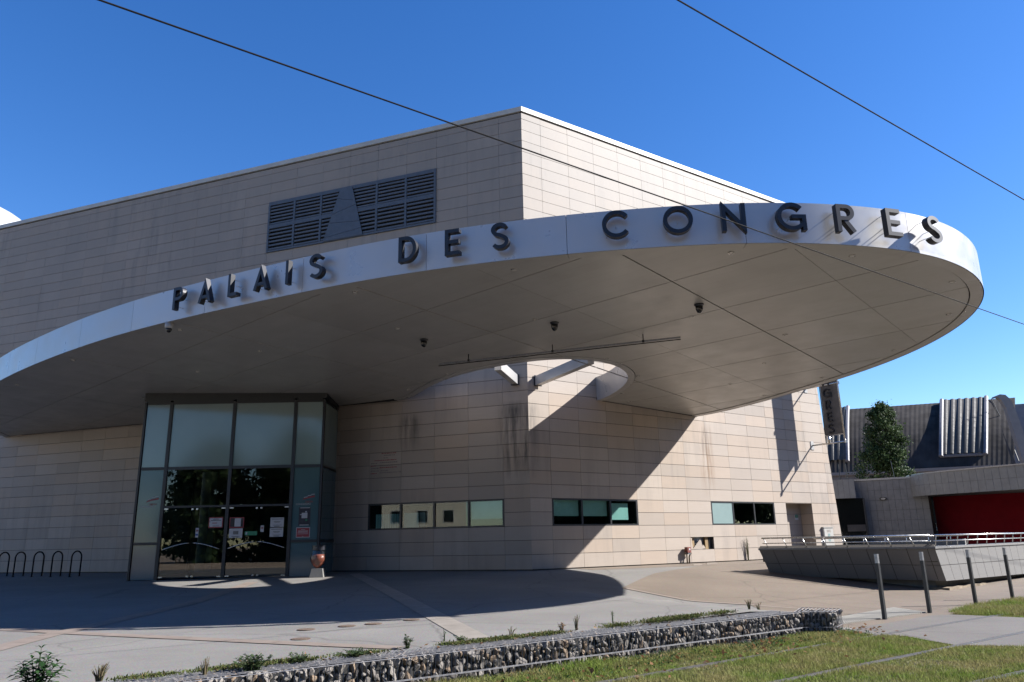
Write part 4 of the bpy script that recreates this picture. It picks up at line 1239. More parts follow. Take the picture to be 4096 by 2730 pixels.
A_, B_ = zq(1338, 1179), zq(1451, 1097)
for fy, a_, b__ in ((.78, .35, .65), (.66, .15, .85), (.58, .15, .85), (.50, .12, .88), (.36, .12, .88), (.12, .45, .55)):
    gbox(A_.x + (B_.x - A_.x) * a_, A_.x + (B_.x - A_.x) * b__, A_.z + (B_.z - A_.z) * fy - .005, A_.z + (B_.z - A_.z) * fy + .005, GY - .001, GY + .0012).build('print_line', 'paper', st)
for x0, x1, y0, y1, lab in ((102, 264, 853, 947, 'entrance logo with a stepped roof mark on the left tinted pane'), (1335, 1487, 835, 925, 'entrance logo with a stepped roof mark on the right tinted pane')):
    A_, B_ = zq(x0, y1), zq(x1, y0)
    w, h = B_.x - A_.x, B_.z - A_.z
    lg = thing('glass_logo', V((A_.x, GY, A_.z)), lab, 'logo')
    yq = GY + .014
    def P_(u, v): return V((A_.x + w * u, yq, A_.z + h * v))
    MB().prism([P_(.36, .45), P_(.42, .58), P_(.62, .72), P_(1, .86), P_(1, .72), P_(.64, .60), P_(.44, .50)], Y * .002).build('roof_mark', 'red_print', lg)
    for u, v in ((.42, .70), (.62, .84), (.80, .94)):
        MB().prism([P_(u, v - .06), P_(u + .03, v + .04), P_(u + .20, v + .06), P_(u + .20, v + .01), P_(u + .05, v - .01)], Y * .002).build('roof_mark', 'paper', lg)
    text_mesh('DIJON', h * .24, P_(.52, .22), X, Z, 'red_print', lg)
    text_mesh('CONGREXPO', h * .22, P_(.02, .02), X, Z, 'paper', lg)

# ---- litter bin
P = on_ground(1272, 2302); P.y = min(P.y, 23.2); P = V((at_y(1272, 2300, 23.1).x, 23.1, 0)); P.z = ground(P.x, P.y)
bn = thing('litter_bin', P, 'bin with a clear bag of orange rubbish on a concrete foot beside the glass entrance', 'bin')
MB().add([P + V((x * s_, y * s_, z)) for z, s_ in ((0, .20), (.24, .155)) for x, y in ((-1, -1), (1, -1), (1, 1), (-1, 1))], ((0, 1, 5, 4), (1, 2, 6, 5), (2, 3, 7, 6), (3, 0, 4, 7), (4, 5, 6, 7), (3, 2, 1, 0))).build('concrete_foot', 'concrete', bn)
MB().tube([P + V((.02, .08, .2)), P + V((.02, .10, .86))], .022, 8).build('post', 'galvanised', bn, True)
MB().lathe(P + Z * .76, [(.17, 0), (.195, 0), (.195, .13), (.17, .13), (.165, .02)], 24).build('ring_lid', 'black_paint', bn)
bag = MB(); prof = [(.165, .78), (.20, .66), (.225, .52), (.20, .42), (.12, .33), (.03, .27)]
bv = []; bf = []; nb = 18
for i, (r_, h) in enumerate(prof):
    for k in range(nb):
        a = k * 2 * math.pi / nb; rr = r_ * (1 + .07 * math.sin(5 * a + i * 2) + random.uniform(-.04, .04))
        bv.append(P + V((rr * math.cos(a) - .02 * i * .4, rr * math.sin(a) * .9, h)))
for i in range(len(prof) - 1):
    for k in range(nb): bf.append((i * nb + k, i * nb + (k + 1) % nb, (i + 1) * nb + (k + 1) % nb, (i + 1) * nb + k))
bag.add(bv, bf).build('bag', 'bag_film', bn, True)
ruv = [(P + (v - P) * 1.0 - V((0, 0, .0))) for v in bv]
ru = MB(); ru.add([V((P.x + (v.x - P.x) * .9, P.y + (v.y - P.y) * .9, v.z - .02)) for v in bv[nb:]], [f for f in bf if max(f) < nb * (len(prof) - 1)] + [tuple(range(nb))]).build('rubbish', 'orange_bag', bn, True)
MB().lathe(P + V((-.04, -.197, .82)), [(.03, 0), (.03, .006)], 12).build('badge', 'paper', bn)

# ---- bicycle hoops
hp = None
for i, (x0, x1) in enumerate(((-28, 60), (127, 218), (308, 397), (488, 578), (672, 763))):
    T_ = 600 / 1447
    A_, B_ = on_ground(x0 * T_, 1700 + 1466 * T_), on_ground(x1 * T_, 1700 + 1463 * T_)
    c_ = (A_ + B_) / 2
    if hp is None:
        base = c_.copy()
        hp = thing('bicycle_hoop', c_, 'dark steel bicycle hoop standing against the shaded stone wall', 'bicycle stand', 'bicycle hoops along the wall')
        w = .19; pts = [c_ + nL * w - Z * .05, c_ + nL * w + Z * .62]
        pts += [c_ + nL * (w * math.cos(a)) + Z * (.64 + .20 * math.sin(a)) for a in np.linspace(.15, math.pi - .15, 11)]
        pts += [c_ - nL * w + Z * .62, c_ - nL * w - Z * .05]
        MB().tube(pts, .024, 10).build('hoop', 'wire_black', hp, True)
        for s_ in (1, -1): MB().lathe(c_ + nL * w * s_ - Z * .01, [(.05, 0), (.05, .018)], 12).build('foot_plate', 'wire_black', hp)
        o = hp
    else:
        o = copy_tree(hp); o.location = c_
    o['label'] = ('dark steel bicycle hoop at the far end of the row from the entrance', 'dark bicycle hoop fourth in the row from the glass entrance', 'dark bicycle hoop in the middle of the row of five', 'dark bicycle hoop second in the row from the glass entrance', 'dark steel bicycle hoop closest to the glass entrance')[i]

# ---- rusty round covers
cvp = None
for i, (px, py, r_) in enumerate(((1225, 2520, .115), (1388, 2506, .115), (1494, 2497, .115), (1647, 2481, .115), (1203, 2558, .115))):
    P = on_ground(px, py)
    if cvp is None:
        cvp = MB().lathe((0, 0, 0), [(r_ + .012, 0), (r_ + .012, .007), (r_, .010), (r_ * .96, .010)], 24).build('ground_cover', 'rust')
        tag(cvp, 'small round rusty metal cover set in the grey plaza', 'cover', 'rusty covers in the plaza')
        o = cvp
    else: o = copy_tree(cvp)
    o.location = P + Z * .001
    o['label'] = ('rusty round cover farthest from the wide pale band along the shadow edge', 'rusty round cover second from the end of the line near the shadow edge', 'rusty round cover third in the line near the shadow edge', 'rusty round cover closest to the wide pale stone band', 'rusty round cover next to the narrow reddish stone band')[i]

# ================================================================== things on the sunlit facade
# blade sign
dS = 14.317
sgn_ = thing('blade_sign', RW(dS, 4.41), 'tall projecting sign with black letters stacked on a smoky panel', 'sign')
ARM = 1.527
for z_ in (4.41, 6.78, 8.55):
    MB().tube([RW(dS, z_, -.02), RW(dS, z_, ARM)], .032, 10).build('bracket_arm', 'steel', sgn_, True)
    MB().box(RW(dS, z_, .012), dR * .10, nR * .012, Z * .17).build('anchor_plate', 'white_plastic', sgn_)
    MB().lathe(RW(dS, z_ - .05, ARM), [(.05, 0), (.05, .1)], 10).build('arm_end', 'steel', sgn_)
n0, n1 = .66, 1.50
for nn_, r_ in ((n0, .022), (n1 - .03, .016), (n1 + .0, .020)):
    MB().tube([RW(dS, 4.42, nn_), RW(dS, 8.56, nn_)], r_, 8).build('edge_tube', 'steel' if nn_ > 1 else 'frame_dark', sgn_, True)
MB().box(RW(dS, (4.72 + 8.5) / 2, (n0 + n1) / 2), dR * .006, nR * ((n1 - n0) / 2 - .03), Z * (8.5 - 4.72) / 2).build('panel', 'sign_panel', sgn_)
MB().span(RW(dS, 4.72, n0), RW(dS, 4.72, n1), dR * .02, Z * .02).build('bottom_rail', 'steel', sgn_)
MB().tube([RW(dS, 4.42, n0 + .14), RW(dS, 4.70, n0 + .14)], .07, 12).build('lamp_tube', 'steel', sgn_, True)
zc_ = 4.80
for ch in 'SERGNOC':
    _, w = glyph(ch); H = .37
    for side, off in ((-1, .015), (1, .015)):
        ex = nR * (1 if side < 0 else -1)
        mid = RW(dS, zc_, (n0 + n1) / 2 - .10 * (1 if side < 0 else -1)) + dR * side * off
        mb = MB(); strokes_mesh(mb, ch, mid - ex * (w * H / 2), ex, Z, dR * side, H, .05)
        o = mb.build('sign_letter', 'black_paint', sgn_); o['label'] = 'black letter ' + ch
    zc_ += .485
# standpipe
P = onR(2744, 2262); hd = P[0]
hy = thing('standpipe', RW(hd, 0, .12), 'short brass standpipe with a rusty red head at the foot of the sunlit wall', 'standpipe')
MB().tube([RW(hd - .05, -.02, .12), RW(hd - .05, .30, .12), RW(hd - .09, .37, .12)], .024, 8).build('pipe', 'brass', hy, True)
MB().tube([RW(hd + .05, -.02, .12), RW(hd + .06, .22, .12), RW(hd + .12, .33, .13), RW(hd + .13, .38, .13)], .026, 8).build('pipe', 'brass', hy, True)
MB().box(RW(hd + .02, .45, .12), dR * .085, nR * .07, Z * .09).build('head', 'hydrant_red', hy)
MB().box(RW(hd + .02, .34, .12), dR * .06, nR * .05, Z * .03).build('collar', 'galvanised', hy)
for s_ in (-1, 1): MB().tube([RW(hd + .02 + s_ * .09, .36, .12), RW(hd + .02 + s_ * .15, .34, .12)], .03, 8).build('outlet_cap', 'brass', hy, True)
MB().box(RW(hd + .03, .47, .192), dR * .03, nR * .003, Z * .03).build('label_plate', 'paper', hy)
# meter cabinet
c0 = onR(3286, 2112); c1 = onR(3333, 2190)
mc = thing('meter_cabinet', RW((c0[0] + c1[0]) / 2, .0, 0), 'cream coloured meter cabinet fixed low on the sunlit wall', 'cabinet')
ca, cb, cz0, cz1 = c0[0], c1[0], .05, c0[1]
MB().box(RW((ca + cb) / 2, (cz0 + cz1) / 2, .04), dR * (cb - ca) / 2, nR * .04, Z * (cz1 - cz0) / 2).build('body', 'coping', mc)
MB().box(RW((ca + cb) / 2, (cz0 + cz1) / 2, .086), dR * ((cb - ca) / 2 - .03), nR * .006, Z * ((cz1 - cz0) / 2 - .03)).build('door', 'coping', mc)
MB().box(RW((ca + cb) / 2, cz1 + .015, .05), dR * ((cb - ca) / 2 + .02), nR * .06, Z * .015).build('cap', 'coping', mc)
for i in range(3): MB().box(RW((ca + cb) / 2 + (i - 1) * .09, cz1 - .13, .094), dR * .018, nR * .002, Z * .05).build('warning_label', 'band_stone', mc)
MB().box(RW((ca + cb) / 2, cz1 - .38, .094), dR * .07, nR * .002, Z * .15).build('info_label', 'blind_pale', mc)

# ================================================================== planter with railing
zt = .489
TL, TC, TR = at_z(3034, 2197, zt), at_z(3737, 2190, zt), at_z(4096, 2173, zt)
tdir = (TR - TC).normalized(); TR = TC + tdir * 11
BL, BC = at_y(3068, 2301, TL.y + .12), at_y(3785, 2326, TC.y + .35)
inw = V((-(TC - TL).y, (TC - TL).x, 0)).normalized()
inr = V((-(TR - TC).y, (TR - TC).x, 0)).normalized()
BL = TL + inw * (BC - TC).dot(inw) + (TC - TL).normalized() * .16; BL.z = BC.z
BL = TL.lerp(BL, .90)
BR = TR + inr * (BC - TC).dot(inr); BR.z = BC.z
BR = TR.lerp(BR, 1.12)
pln = thing('planter', V((BC.x, BC.y, ground(BC.x, BC.y))), 'raised granite planter with outward leaning walls and steel railing', 'planter')
def face_slabs(A_, B_, C_, D_, us_, vs_, th, mat, nm='granite_slab'):
    """A B top edge, D C bottom edge"""
    n_ = (B_ - A_).cross(D_ - A_).normalized()
    if n_.dot(CAM - A_) < 0: n_ = -n_
    def bl(u, v): return (A_.lerp(B_, u)).lerp(D_.lerp(C_, u), v)
    W_ = (B_ - A_).length; H_ = (D_ - A_).length
    for u0, u1 in zip(us_, us_[1:]):
        for v0, v1 in zip(vs_, vs_[1:]):
            gu, gv = .008 / W_, .008 / H_
            q_ = [bl(u0 + gu, v0 + gv), bl(u1 - gu, v0 + gv), bl(u1 - gu, v1 - gv), bl(u0 + gu, v1 - gv)]
            MB().prism([p + n_ * random.uniform(0, .002) for p in q_], n_ * -th).build(nm, mat, pln)
    MB().prism([bl(0.002, .002) - n_ * .012, bl(.998, .002) - n_ * .012, bl(.998, .998) - n_ * .012, bl(0.002, .998) - n_ * .012], n_ * -.15).build('planter_wall', 'joint', pln)
tx = [3034, 3090, 3163, 3236, 3310, 3385, 3462, 3541, 3623, 3706, 3737]
L_ = (TC - TL).length
us_ = [0] + [((at_z(x, 2197 + (2190 - 2197) * (x - 3034) / 703, zt)) - TL).dot((TC - TL).normalized()) / L_ for x in tx[1:-1]] + [1]
face_slabs(TL, TC, BC, BL, us_, [0.04, .53, 1], .03, 'granite')
nR_ = 18
face_slabs(TC, TR, BR, BC, [i / nR_ for i in range(nR_ + 1)], [0.04, .53, 1], .03, 'granite')
inw = V((-(TC - TL).y, (TC - TL).x, 0)).normalized()
inr = V((-(TR - TC).y, (TR - TC).x, 0)).normalized()
# coping stones
def coping_run(A_, B_, n_in, k, w):
    t = (B_ - A_) / k
    for i in range(k):
        e = t.normalized() * .003
        a, b_ = A_ + t * i + e, A_ + t * (i + 1) - e
        o_ = -n_in * .03
        MB().prism([a + o_ - Z * .035, b_ + o_ - Z * .035, b_ + n_in * w - Z * .035, a + n_in * w - Z * .035], Z * .055).build('coping_stone', 'granite', pln)
corner_in = TC + (inw + inr) * (.34 / (1 + inw.dot(inr)))
coping_run(TL, TC - (TC - TL).normalized() * .16, inw, 9, .34)
coping_run(TC + (TR - TC).normalized() * .16, TR, inr, 18, .34)
MB().prism([TC - (TC - TL).normalized() * .155 - inw * .03 - Z * .035, TC - (inw + inr) * .03 - Z * .035, TC + (TR - TC).normalized() * .155 - inr * .03 - Z * .035, corner_in - Z * .035], Z * .055).build('coping_stone', 'granite', pln)
# back parapet, rising towards the lit side
bk0, bk1_ = TL + inw * 2.4 + V((1.0, 0, 0)), TC + tdir * 4.2 + inr * .75
MB().prism([bk0 - Z * .5, bk1_ - Z * .5, bk1_ + Z * .18, bk0 + Z * .02], inw * .3).build('back_parapet', 'granite', pln)
MB().prism([TL + inw * .3 - Z * .12, TC + inw * .2 - Z * .12, TR - Z * .12, TR + inr * 6 - Z * .12, bk0 - Z * .12], -Z * .25).build('planting_bed', 'soil', pln)
# recessed base and rough footing
b0, b1_, b2_ = BL + inw * .35 + V((.25, 0, 0)), BC + (inw + inr) * .3, BR + inr * .35
MB().prism([V((p.x, p.y, -1.0)) for p in (b0, b1_, b2_, b2_ + inr * 4, b0 + inw * 3)], Z * (1.0 + BC.z + .06)).build('recessed_base', 'concrete', pln)
fo = MB(); k = 26
F0 = BC + V((.10, -.02, 0)); tdr = (BR - BC); tdr.z = 0; tdr.normalize()
ring0, ring1 = [], []
for i in range(k + 1):
    p = F0 + tdr * (9 * i / k) + inr * (.10 + random.uniform(-.05, .05))
    ring0.append(V((p.x, p.y, TZ - .1))); ring1.append(V((p.x + random.uniform(-.03, .03), p.y, BC.z - .16 - .2 * i / k * .8 + random.uniform(-.04, .04))))
for i in range(k):
    fo.quad(ring0[i], ring0[i + 1], ring1[i + 1], ring1[i]); fo.quad(ring1[i], ring1[i + 1], ring1[i + 1] + inr * .5, ring1[i] + inr * .5)
fo.quad(ring0[0], ring1[0], ring1[0] + inr * .5, ring0[0] + inr * .5)
fo.build('rough_footing', 'rough_concrete', pln)
# railing
rl = thing('railing', TL, 'low two bar stainless steel railing with leaning posts along the planter', 'railing')
ra = TL + inw * .10 + (TC - TL).normalized() * .12
rc = TC + (inw + inr) * .06
re = TR + inr * .10
def rail_run(a, b_, k, n_in):
    top = V((0, 0, .30)) - n_in * .10; low_ = V((0, 0, .155)) - n_in * .05
    MB().tube([a + top, b_ + top], .022, 10).build('top_rail', 'steel', rl, True)
    MB().tube([a + low_ * 1.0, b_ + low_ * 1.0], .013, 8).build('lower_rail', 'steel', rl, True)
    for i in range(k):
        p = a.lerp(b_, (i + .25) / k)
        ln = (b_ - a).normalized() * -.09
        MB().tube([p + Z * .0 - ln * .2, p + top + ln], .013, 8).build('post', 'steel', rl, True)
rail_run(ra, rc, 8, inw); rail_run(rc, re, 15, inr)
ra2, rc2 = bk0 - inw * .1 + Z * .05, bk1_ - inw * .1 + Z * .12
MB().tube([ra2 + Z * .2, rc2 + Z * .16], .020, 8).build('rear_rail', 'steel', rl, True)
for i in range(7):
    p = ra2.lerp(rc2, (i + .4) / 7); MB().tube([p - Z * .1, p + Z * .19], .012, 6).build('post', 'steel', rl, True)

# ---- bollards
bo = None
for i, (px, py, lab) in enumerate(((3540, 2481, 0), (3720, 2455, 0), (3905, 2424, 0), (4052, 2400, 0))):
    P = at_z(px, py, TZ); P.z = min(ground(P.x, P.y), TZ + .03)
    if bo is None:
        bo = thing('bollard', P, 'slim square dark bollard with a pale metal cap beside the tram crossing', 'bollard', 'bollards in a row by the crossing')
        H = 1.14; w = .031
        r_ = TD * w; f_ = TN * w
        sh = MB().box(P + Z * (H - .16) / 2 - Z * .03, r_, f_, Z * ((H - .16) / 2 + .03)).build('shaft', 'anthracite', bo)
        MB().box(P + Z * (H - .085), r_ * .93, f_ * .93, Z * .075).build('cap', 'galvanised', bo)
        MB().box(P + Z * (H - .005), r_ * 1.0, f_ * 1.0, Z * .006).build('cap_plate', 'galvanised', bo)
    else:
        o = copy_tree(bo); o.location = P
    o = bo if i == 0 else o
    o['label'] = ('slim dark bollard rising from the white tactile strip', 'slim dark bollard at the outer corner of the white tactile strip', 'slim dark bollard standing between the tactile strip and the grass verge', 'slim dark bollard with its foot in the weeds by the planter footing')[i]

# ================================================================== gabion
GT, GB0 = -.315, TZ - .02
gw = thing('gabion_wall', gab(-2, .25, TZ), 'low wire gabion wall packed with pale stones along the lawn', 'gabion')
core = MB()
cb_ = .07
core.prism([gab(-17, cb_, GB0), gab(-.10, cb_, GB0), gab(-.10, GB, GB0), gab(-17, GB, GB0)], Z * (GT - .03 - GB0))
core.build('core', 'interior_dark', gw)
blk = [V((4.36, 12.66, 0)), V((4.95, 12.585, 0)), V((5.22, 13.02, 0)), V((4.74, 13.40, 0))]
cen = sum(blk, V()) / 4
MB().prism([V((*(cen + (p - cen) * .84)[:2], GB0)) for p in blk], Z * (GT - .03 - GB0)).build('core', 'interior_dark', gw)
stone_mes = []
for k in range(7):
    bm = bmesh.new(); bmesh.ops.create_icosphere(bm, subdivisions=2, radius=.58)
    r_ = random.Random(50 + k)
    dirs = [V((r_.uniform(-1, 1), r_.uniform(-1, 1), r_.uniform(-1, 1))).normalized() for _ in range(11)]
    lims = [r_.uniform(.22, .36) for _ in dirs]
    for v in bm.verts:
        for d_, lim in zip(dirs, lims):
            e_ = v.co.dot(d_)
            if e_ > lim: v.co -= d_ * (e_ - lim)
        v.co *= r_.uniform(.97, 1.03)
    me = bpy.data.meshes.new('stone'); bm.to_mesh(me); bm.free(); me.materials.append(None); stone_mes.append(me)
def pebble_mat(name, col):
    m, nt, b = nodes_of(name)
    oi = nt.nodes.new('ShaderNodeObjectInfo').outputs['Random']
    isl = nt.nodes.new('ShaderNodeNewGeometry').outputs['Random Per Island']
    r = math_(nt, 'FRACT', math_(nt, 'ADD', oi, isl))
    c = mixc(nt, r, (0.098, 0.0875, 0.077), (0.203, 0.1855, 0.168))
    c = mixc(nt, math_(nt, 'GREATER_THAN', math_(nt, 'FRACT', math_(nt, 'MULTIPLY', r, 5.7)), .8), c, (0.168, 0.119, 0.077))
    c = mixc(nt, ramp(nt, noise(nt, 38, 4, .7), .45, .65, 0, .55), c, (0.091, 0.0805, 0.07))
    nt.links.new(c, b.inputs['Base Color']); b.inputs['Roughness'].default_value = .9
    bump(nt, b, noise(nt, 60, 4, .7), .5, .01)
pebble_mat('gabion_stone', None)
for me in stone_mes: me.materials[0] = MAT['gabion_stone']
cand = []
def stones_on(A_, B_, n_out, z0, z1_, step):
    L_ = (B_ - A_).length; t = (B_ - A_) / L_
    nz = int((z1_ - z0) / step)
    for r_ in range(nz + 1):
        x = random.uniform(0, step)
        while x < L_:
            s_ = random.uniform(.60, 1.55) * step
            c_ = A_ + t * x + Z * (z0 + (r_ + .5) * (z1_ - z0) / (nz + 1) + random.uniform(-.010, .010)) - n_out * (s_ * .5 + random.uniform(0.005, .03))
            cand.append((c_, s_)); x += s_ * .98
stones_on(gab(-12, 0), gab(-.0, 0), -gn, GB0, GT - .012, .082)
b4 = blk
stones_on(b4[0], b4[1], V((-.126, -.992, 0)), GB0, GT - .012, .078)
stones_on(b4[1], b4[2], V((.85, -.53, 0)), GB0, GT - .012, .078)
# top layer seen through the mesh
for _ in range(900):
    u = random.uniform(-12, -.1); v = random.uniform(.04, GB - .03)
    cand.append((gab(u, v, GT - .045), random.uniform(.06, .10)))
for _ in range(60):
    a, b_ = random.random(), random.random()
    p = (b4[0].lerp(b4[1], a)).lerp(b4[3].lerp(b4[2], a), b_); cand.append((V((p.x, p.y, GT - .05)), random.uniform(.06, .1)))
def show(c):
    x, y = to_px(c[0]); 
    if not (0 < x < 4096 and y < 2728): return 0
    front = 1.0 if c[0].z < GT - .05 else .25
    return front * c[1] ** 2 / (c[0] - CAM).length_squared
cand.sort(key=show, reverse=True)
fill = MB()
for i, (c_, s_) in enumerate(cand):
    rot = Matrix.Rotation(random.uniform(0, 6.28), 4, 'Z') @ Matrix.Rotation(random.uniform(-.9, .9), 4, 'X')
    sc = Matrix.Diagonal((s_ * random.uniform(.8, 1.15), s_ * random.uniform(.7, 1.1), s_ * random.uniform(.75, 1.35), 1))
    me = stone_mes[i % 7]
    if i < 300:
        o = bpy.data.objects.new('stone', me); COL.objects.link(o); o.parent = gw
        o.matrix_local = Matrix.Translation(c_ - gw.location) @ rot @ sc
    else:
        Mx = Matrix.Translation(c_) @ rot @ sc
        fill.add([Mx @ v.co for v in me.vertices], [tuple(p.vertices) for p in me.polygons])
tag(fill.build('stone_fill', 'gabion_stone', gw), kind='stuff')
# wire cage
wires = MB()
def wire(a, b_, r_=.0028):
    a, b_ = V(a), V(b_); t = (b_ - a).normalized(); u = t.cross(Z if abs(t.z) < .9 else X).normalized(); w_ = t.cross(u)
    wires.add([p + q_ * r_ for p in (a, b_) for q_ in (u, (w_ * .87 - u * .5), (-w_ * .87 - u * .5))], ((0, 1, 4, 3), (1, 2, 5, 4), (2, 0, 3, 5)))
f0 = -.012
u = -12.0
while u < -.02:
    thick = .0045 if abs((u + 12) % 1.0) < .03 else .0030
    wire(gab(u, f0, GB0), gab(u, f0, GT), thick); wire(gab(u, f0, GT), gab(u, GB, GT), .0025); u += .05
for z_ in (GB0 + .01, -.545, GT - .002): wire(gab(-12, f0 - .004, z_), gab(0, f0 - .004, z_), .0048 if z_ > -.6 and z_ < -.4 else .004)
wire(gab(-12, f0 - .006, -.535), gab(0, f0 - .006, -.535), .003)
for v in np.linspace(.07, GB, 7): wire(gab(-12, v, GT + .004), gab(0, v, GT + .004), .0028)
bo_ = [cen + (p - cen) * 1.03 for p in blk]
for A_, B_ in zip(bo_, bo_[1:] + bo_[:1]):
    n = int((B_ - A_).length / .05)
    for i in range(n + 1):
        p = A_.lerp(B_, i / n); wire(V((p.x, p.y, GB0)), V((p.x, p.y, GT)))
    for z_ in (-.545, GT): wire(V((*A_[:2], z_)), V((*B_[:2], z_)), .004)
for i in range(11):
    a, b_ = bo_[0].lerp(bo_[1], i / 10), bo_[3].lerp(bo_[2], i / 10); wire(V((*a[:2], GT)), V((*b_[:2], GT)))
tag(wires.build('wire_mesh', 'cage_wire', gw), kind='stuff')

# ================================================================== overhead wires
for a, b_, r_, lab in ((at_z(395, 0, 5.2), at_z(4096, 1298, 5.2), .0085, 'black overhead tram wire passing in front of the lettering'), (at_z(2710, 0, 5.2), at_z(4096, 800, 5.2), .0075, 'black overhead tram wire crossing only the open sky')):
    t = (b_ - a).normalized()
    p0, p1 = a - t * 40, b_ + t * 70
    pts = [p0.lerp(p1, i / 24) for i in range(25)]
    tag(MB().tube(pts, r_, 6).build('overhead_wire', 'wire_black'), lab, 'wire')

# ================================================================== annex with red wall
an = thing('annex', at_y(3480, 2160, 41.5), 'low grey tiled annex with a rounded tiled band over a dark red wall', 'building')
def ap(px, py, y): return at_y(px, py, y)
zT = ap(3416, 1923, 42).z
P0, P1 = ap(3416, 1923, 42), ap(3640, 1911, 40.5)
P0 = V((P0.x, P0.y, 0)); P1 = V((P1.x, P1.y, 0)); t_ = (P1 - P0).normalized(); P1 = P0 + t_ * ((P1 - P0).length + .7); n_ = V((t_.y, -t_.x, 0))
if n_.y > 0: n_ = -n_
def tiles(path_a, path_b, nout, z0, z1_, nu, nv, mat, parent, nm='wall_tile', th=.03):
    for i in range(nu):
        a, b_ = path_a.lerp(path_b, i / nu), path_a.lerp(path_b, (i + 1) / nu)
        e = (b_ - a).normalized() * .005
        for j in range(nv):
            za, zb = z0 + (z1_ - z0) * j / nv + .005, z0 + (z1_ - z0) * (j + 1) / nv - .005
            q_ = [a + e + Z * za, b_ - e + Z * za, b_ - e + Z * zb, a + e + Z * zb]
            MB().prism(q_, nout * th).build(nm, mat, parent)
MB().prism([P0 + Z * -.6, P1 + Z * -.6, P1 + Z * zT, P0 + Z * zT], -n_ * 4).build('wall', 'joint', an)
tiles(P0, P1, n_, zT - .53 * 8, zT - .06, 11, 8, 'annex_tile', an)
MB().span(P0 + Z * (zT + .0) - n_ * .2, P1 + Z * (zT + .0) - n_ * .2, n_ * .26, Z * .05).build('parapet_cap', 'galvanised', an)
# block on the left with dark window below
Q0, Q1 = ap(3325, 1919, 41.4), ap(3414, 1917, 41.0)
zq0, zq1 = ap(3360, 1995, 41.2).z, Q1.z
Q0 = V((Q0.x, Q0.y, 0)); Q1 = V((Q1.x, Q1.y, 0)); tq = (Q1 - Q0).normalized(); nq = V((tq.y, -tq.x, 0)); nq = -nq if nq.y > 0 else nq
MB().prism([Q0 + Z * zq0, Q1 + Z * zq0, Q1 + Z * zq1, Q0 + Z * zq1], -nq * 1.5).build('wall', 'joint', an)
tiles(Q0, Q1, nq, zq0, zq1, 4, 1, 'annex_band', an)
W0, W1 = Q0 - nq * .3, Q1 - nq * .3 + tq * .42
wq = MB().prism([W0 - Z * .5, W1 - Z * .5, W1 + Z * zq0, W0 + Z * zq0], -nq * .1).build('window', 'dark_glass', an)
MB().prism([W1 - tq * 1.0 + nq * .03 + Z * ap(3400, 2127, 41).z, W1 - tq * .12 + nq * .03 + Z * ap(3400, 2127, 41).z, W1 - tq * .12 + nq * .03 + Z * ap(3400, 2100, 41).z, W1 - tq * 1.0 + nq * .03 + Z * ap(3400, 2100, 41).z], nq * .03).build('window_reflection', 'roof_light', wq)  # pale rectangle painted in for the reflection on the dark glass
MB().span(W1 - Z * .5 - tq * .05, W1 + Z * zq0 - tq * .05, nq * .06, tq * .05).build('window_frame', 'frame_dark', wq)
# rounded band
bpts = [V((19.95, 41.6, 0)), V((20.55, 40.95, 0)), V((21.15, 40.2, 0)), V((21.75, 39.35, 0)), V((22.5, 38.3, 0)), V((23.5, 36.9, 0)), V((24.6, 35.4, 0)), V((26.5, 32.9, 0)), V((29, 30, 0))]
zb0, zb1 = ap(3700, 1985, 39.6).z, ap(3700, 1899, 39.6).z
bc = resample(catmull([P1 - t_ * .75 + n_ * .02] + bpts[2:], 8), .36)
first = P1 - t_ * .75
def bproj(px, y): return ap(px, 1900, y)
bc = []
for px, yy in ((3626, 41.3), (3630, 40.9), (3640, 40.3), (3665, 39.7), (3710, 38.9), (3790, 37.9), (3900, 36.7), (4000, 35.7), (4096, 34.8), (4250, 33.5), (4400, 32.4)):
    p = ap(px, 1900, yy); bc.append(V((p.x, p.y, 0)))
bc = resample(catmull(bc, 8), .36)
bk = MB()
for a, b_ in zip(bc, bc[1:]):
    t = (b_ - a).normalized(); o_ = V((t.y, -t.x, 0)); o_ = -o_ if o_.dot(CAM - a) < 0 else o_
    for j in range(2):
        za, zb = zb0 + (zb1 - zb0) * j / 2 + .005, zb0 + (zb1 - zb0) * (j + 1) / 2 - .005
        e = t * .005
        MB().prism([a + e + Z * za, b_ - e + Z * za, b_ - e + Z * zb, a + e + Z * zb], -o_ * .03).build('band_tile', 'annex_band', an)
    bk.quad(a - o_ * .03 + Z * zb0, b_ - o_ * .03 + Z * zb0, b_ - o_ * .03 + Z * zb1, a - o_ * .03 + Z * zb1)
back_pts = [bc[0] + V((.6, 3.2, 0)), bc[-1] + V((4, 8, 0))]
bk.add([p + Z * (zb1 - .02) for p in bc] + [back_pts[1] + Z * (zb1 - .02), back_pts[0] + Z * (zb1 - .02)], (tuple(range(len(bc) + 2)),))
bk.add([p + Z * (zb0 + .02) for p in bc] + [back_pts[1] + Z * (zb0 + .02), back_pts[0] + Z * (zb0 + .02)], (tuple(range(len(bc) + 2)),))
bk.build('band_core', 'joint', an)
for a, b_ in zip(bc[::3], bc[3::3]):
    MB().span(a + Z * (zb1 + .03), b_ + Z * (zb1 + .03), V((0, .1, 0)), Z * .03).build('parapet_cap', 'galvanised', an)
r0, r1 = ap(3733, 2000, 41.2), ap(4300, 2000, 37.0)
r0 = V((r0.x, r0.y, 0)); r1 = V((r1.x, r1.y, 0)); tr_ = (r1 - r0).normalized(); nr_ = V((tr_.y, -tr_.x, 0)); nr_ = -nr_ if nr_.y > 0 else nr_
MB().prism([r0 - Z * .6, r1 - Z * .6, r1 + Z * (zb0 + .1), r0 + Z * (zb0 + .1)], -nr_ * .3).build('red_wall', 'red_wall', an)
dd0 = ap(3672, 2000, 41.4); dd0 = V((dd0.x, dd0.y, 0))
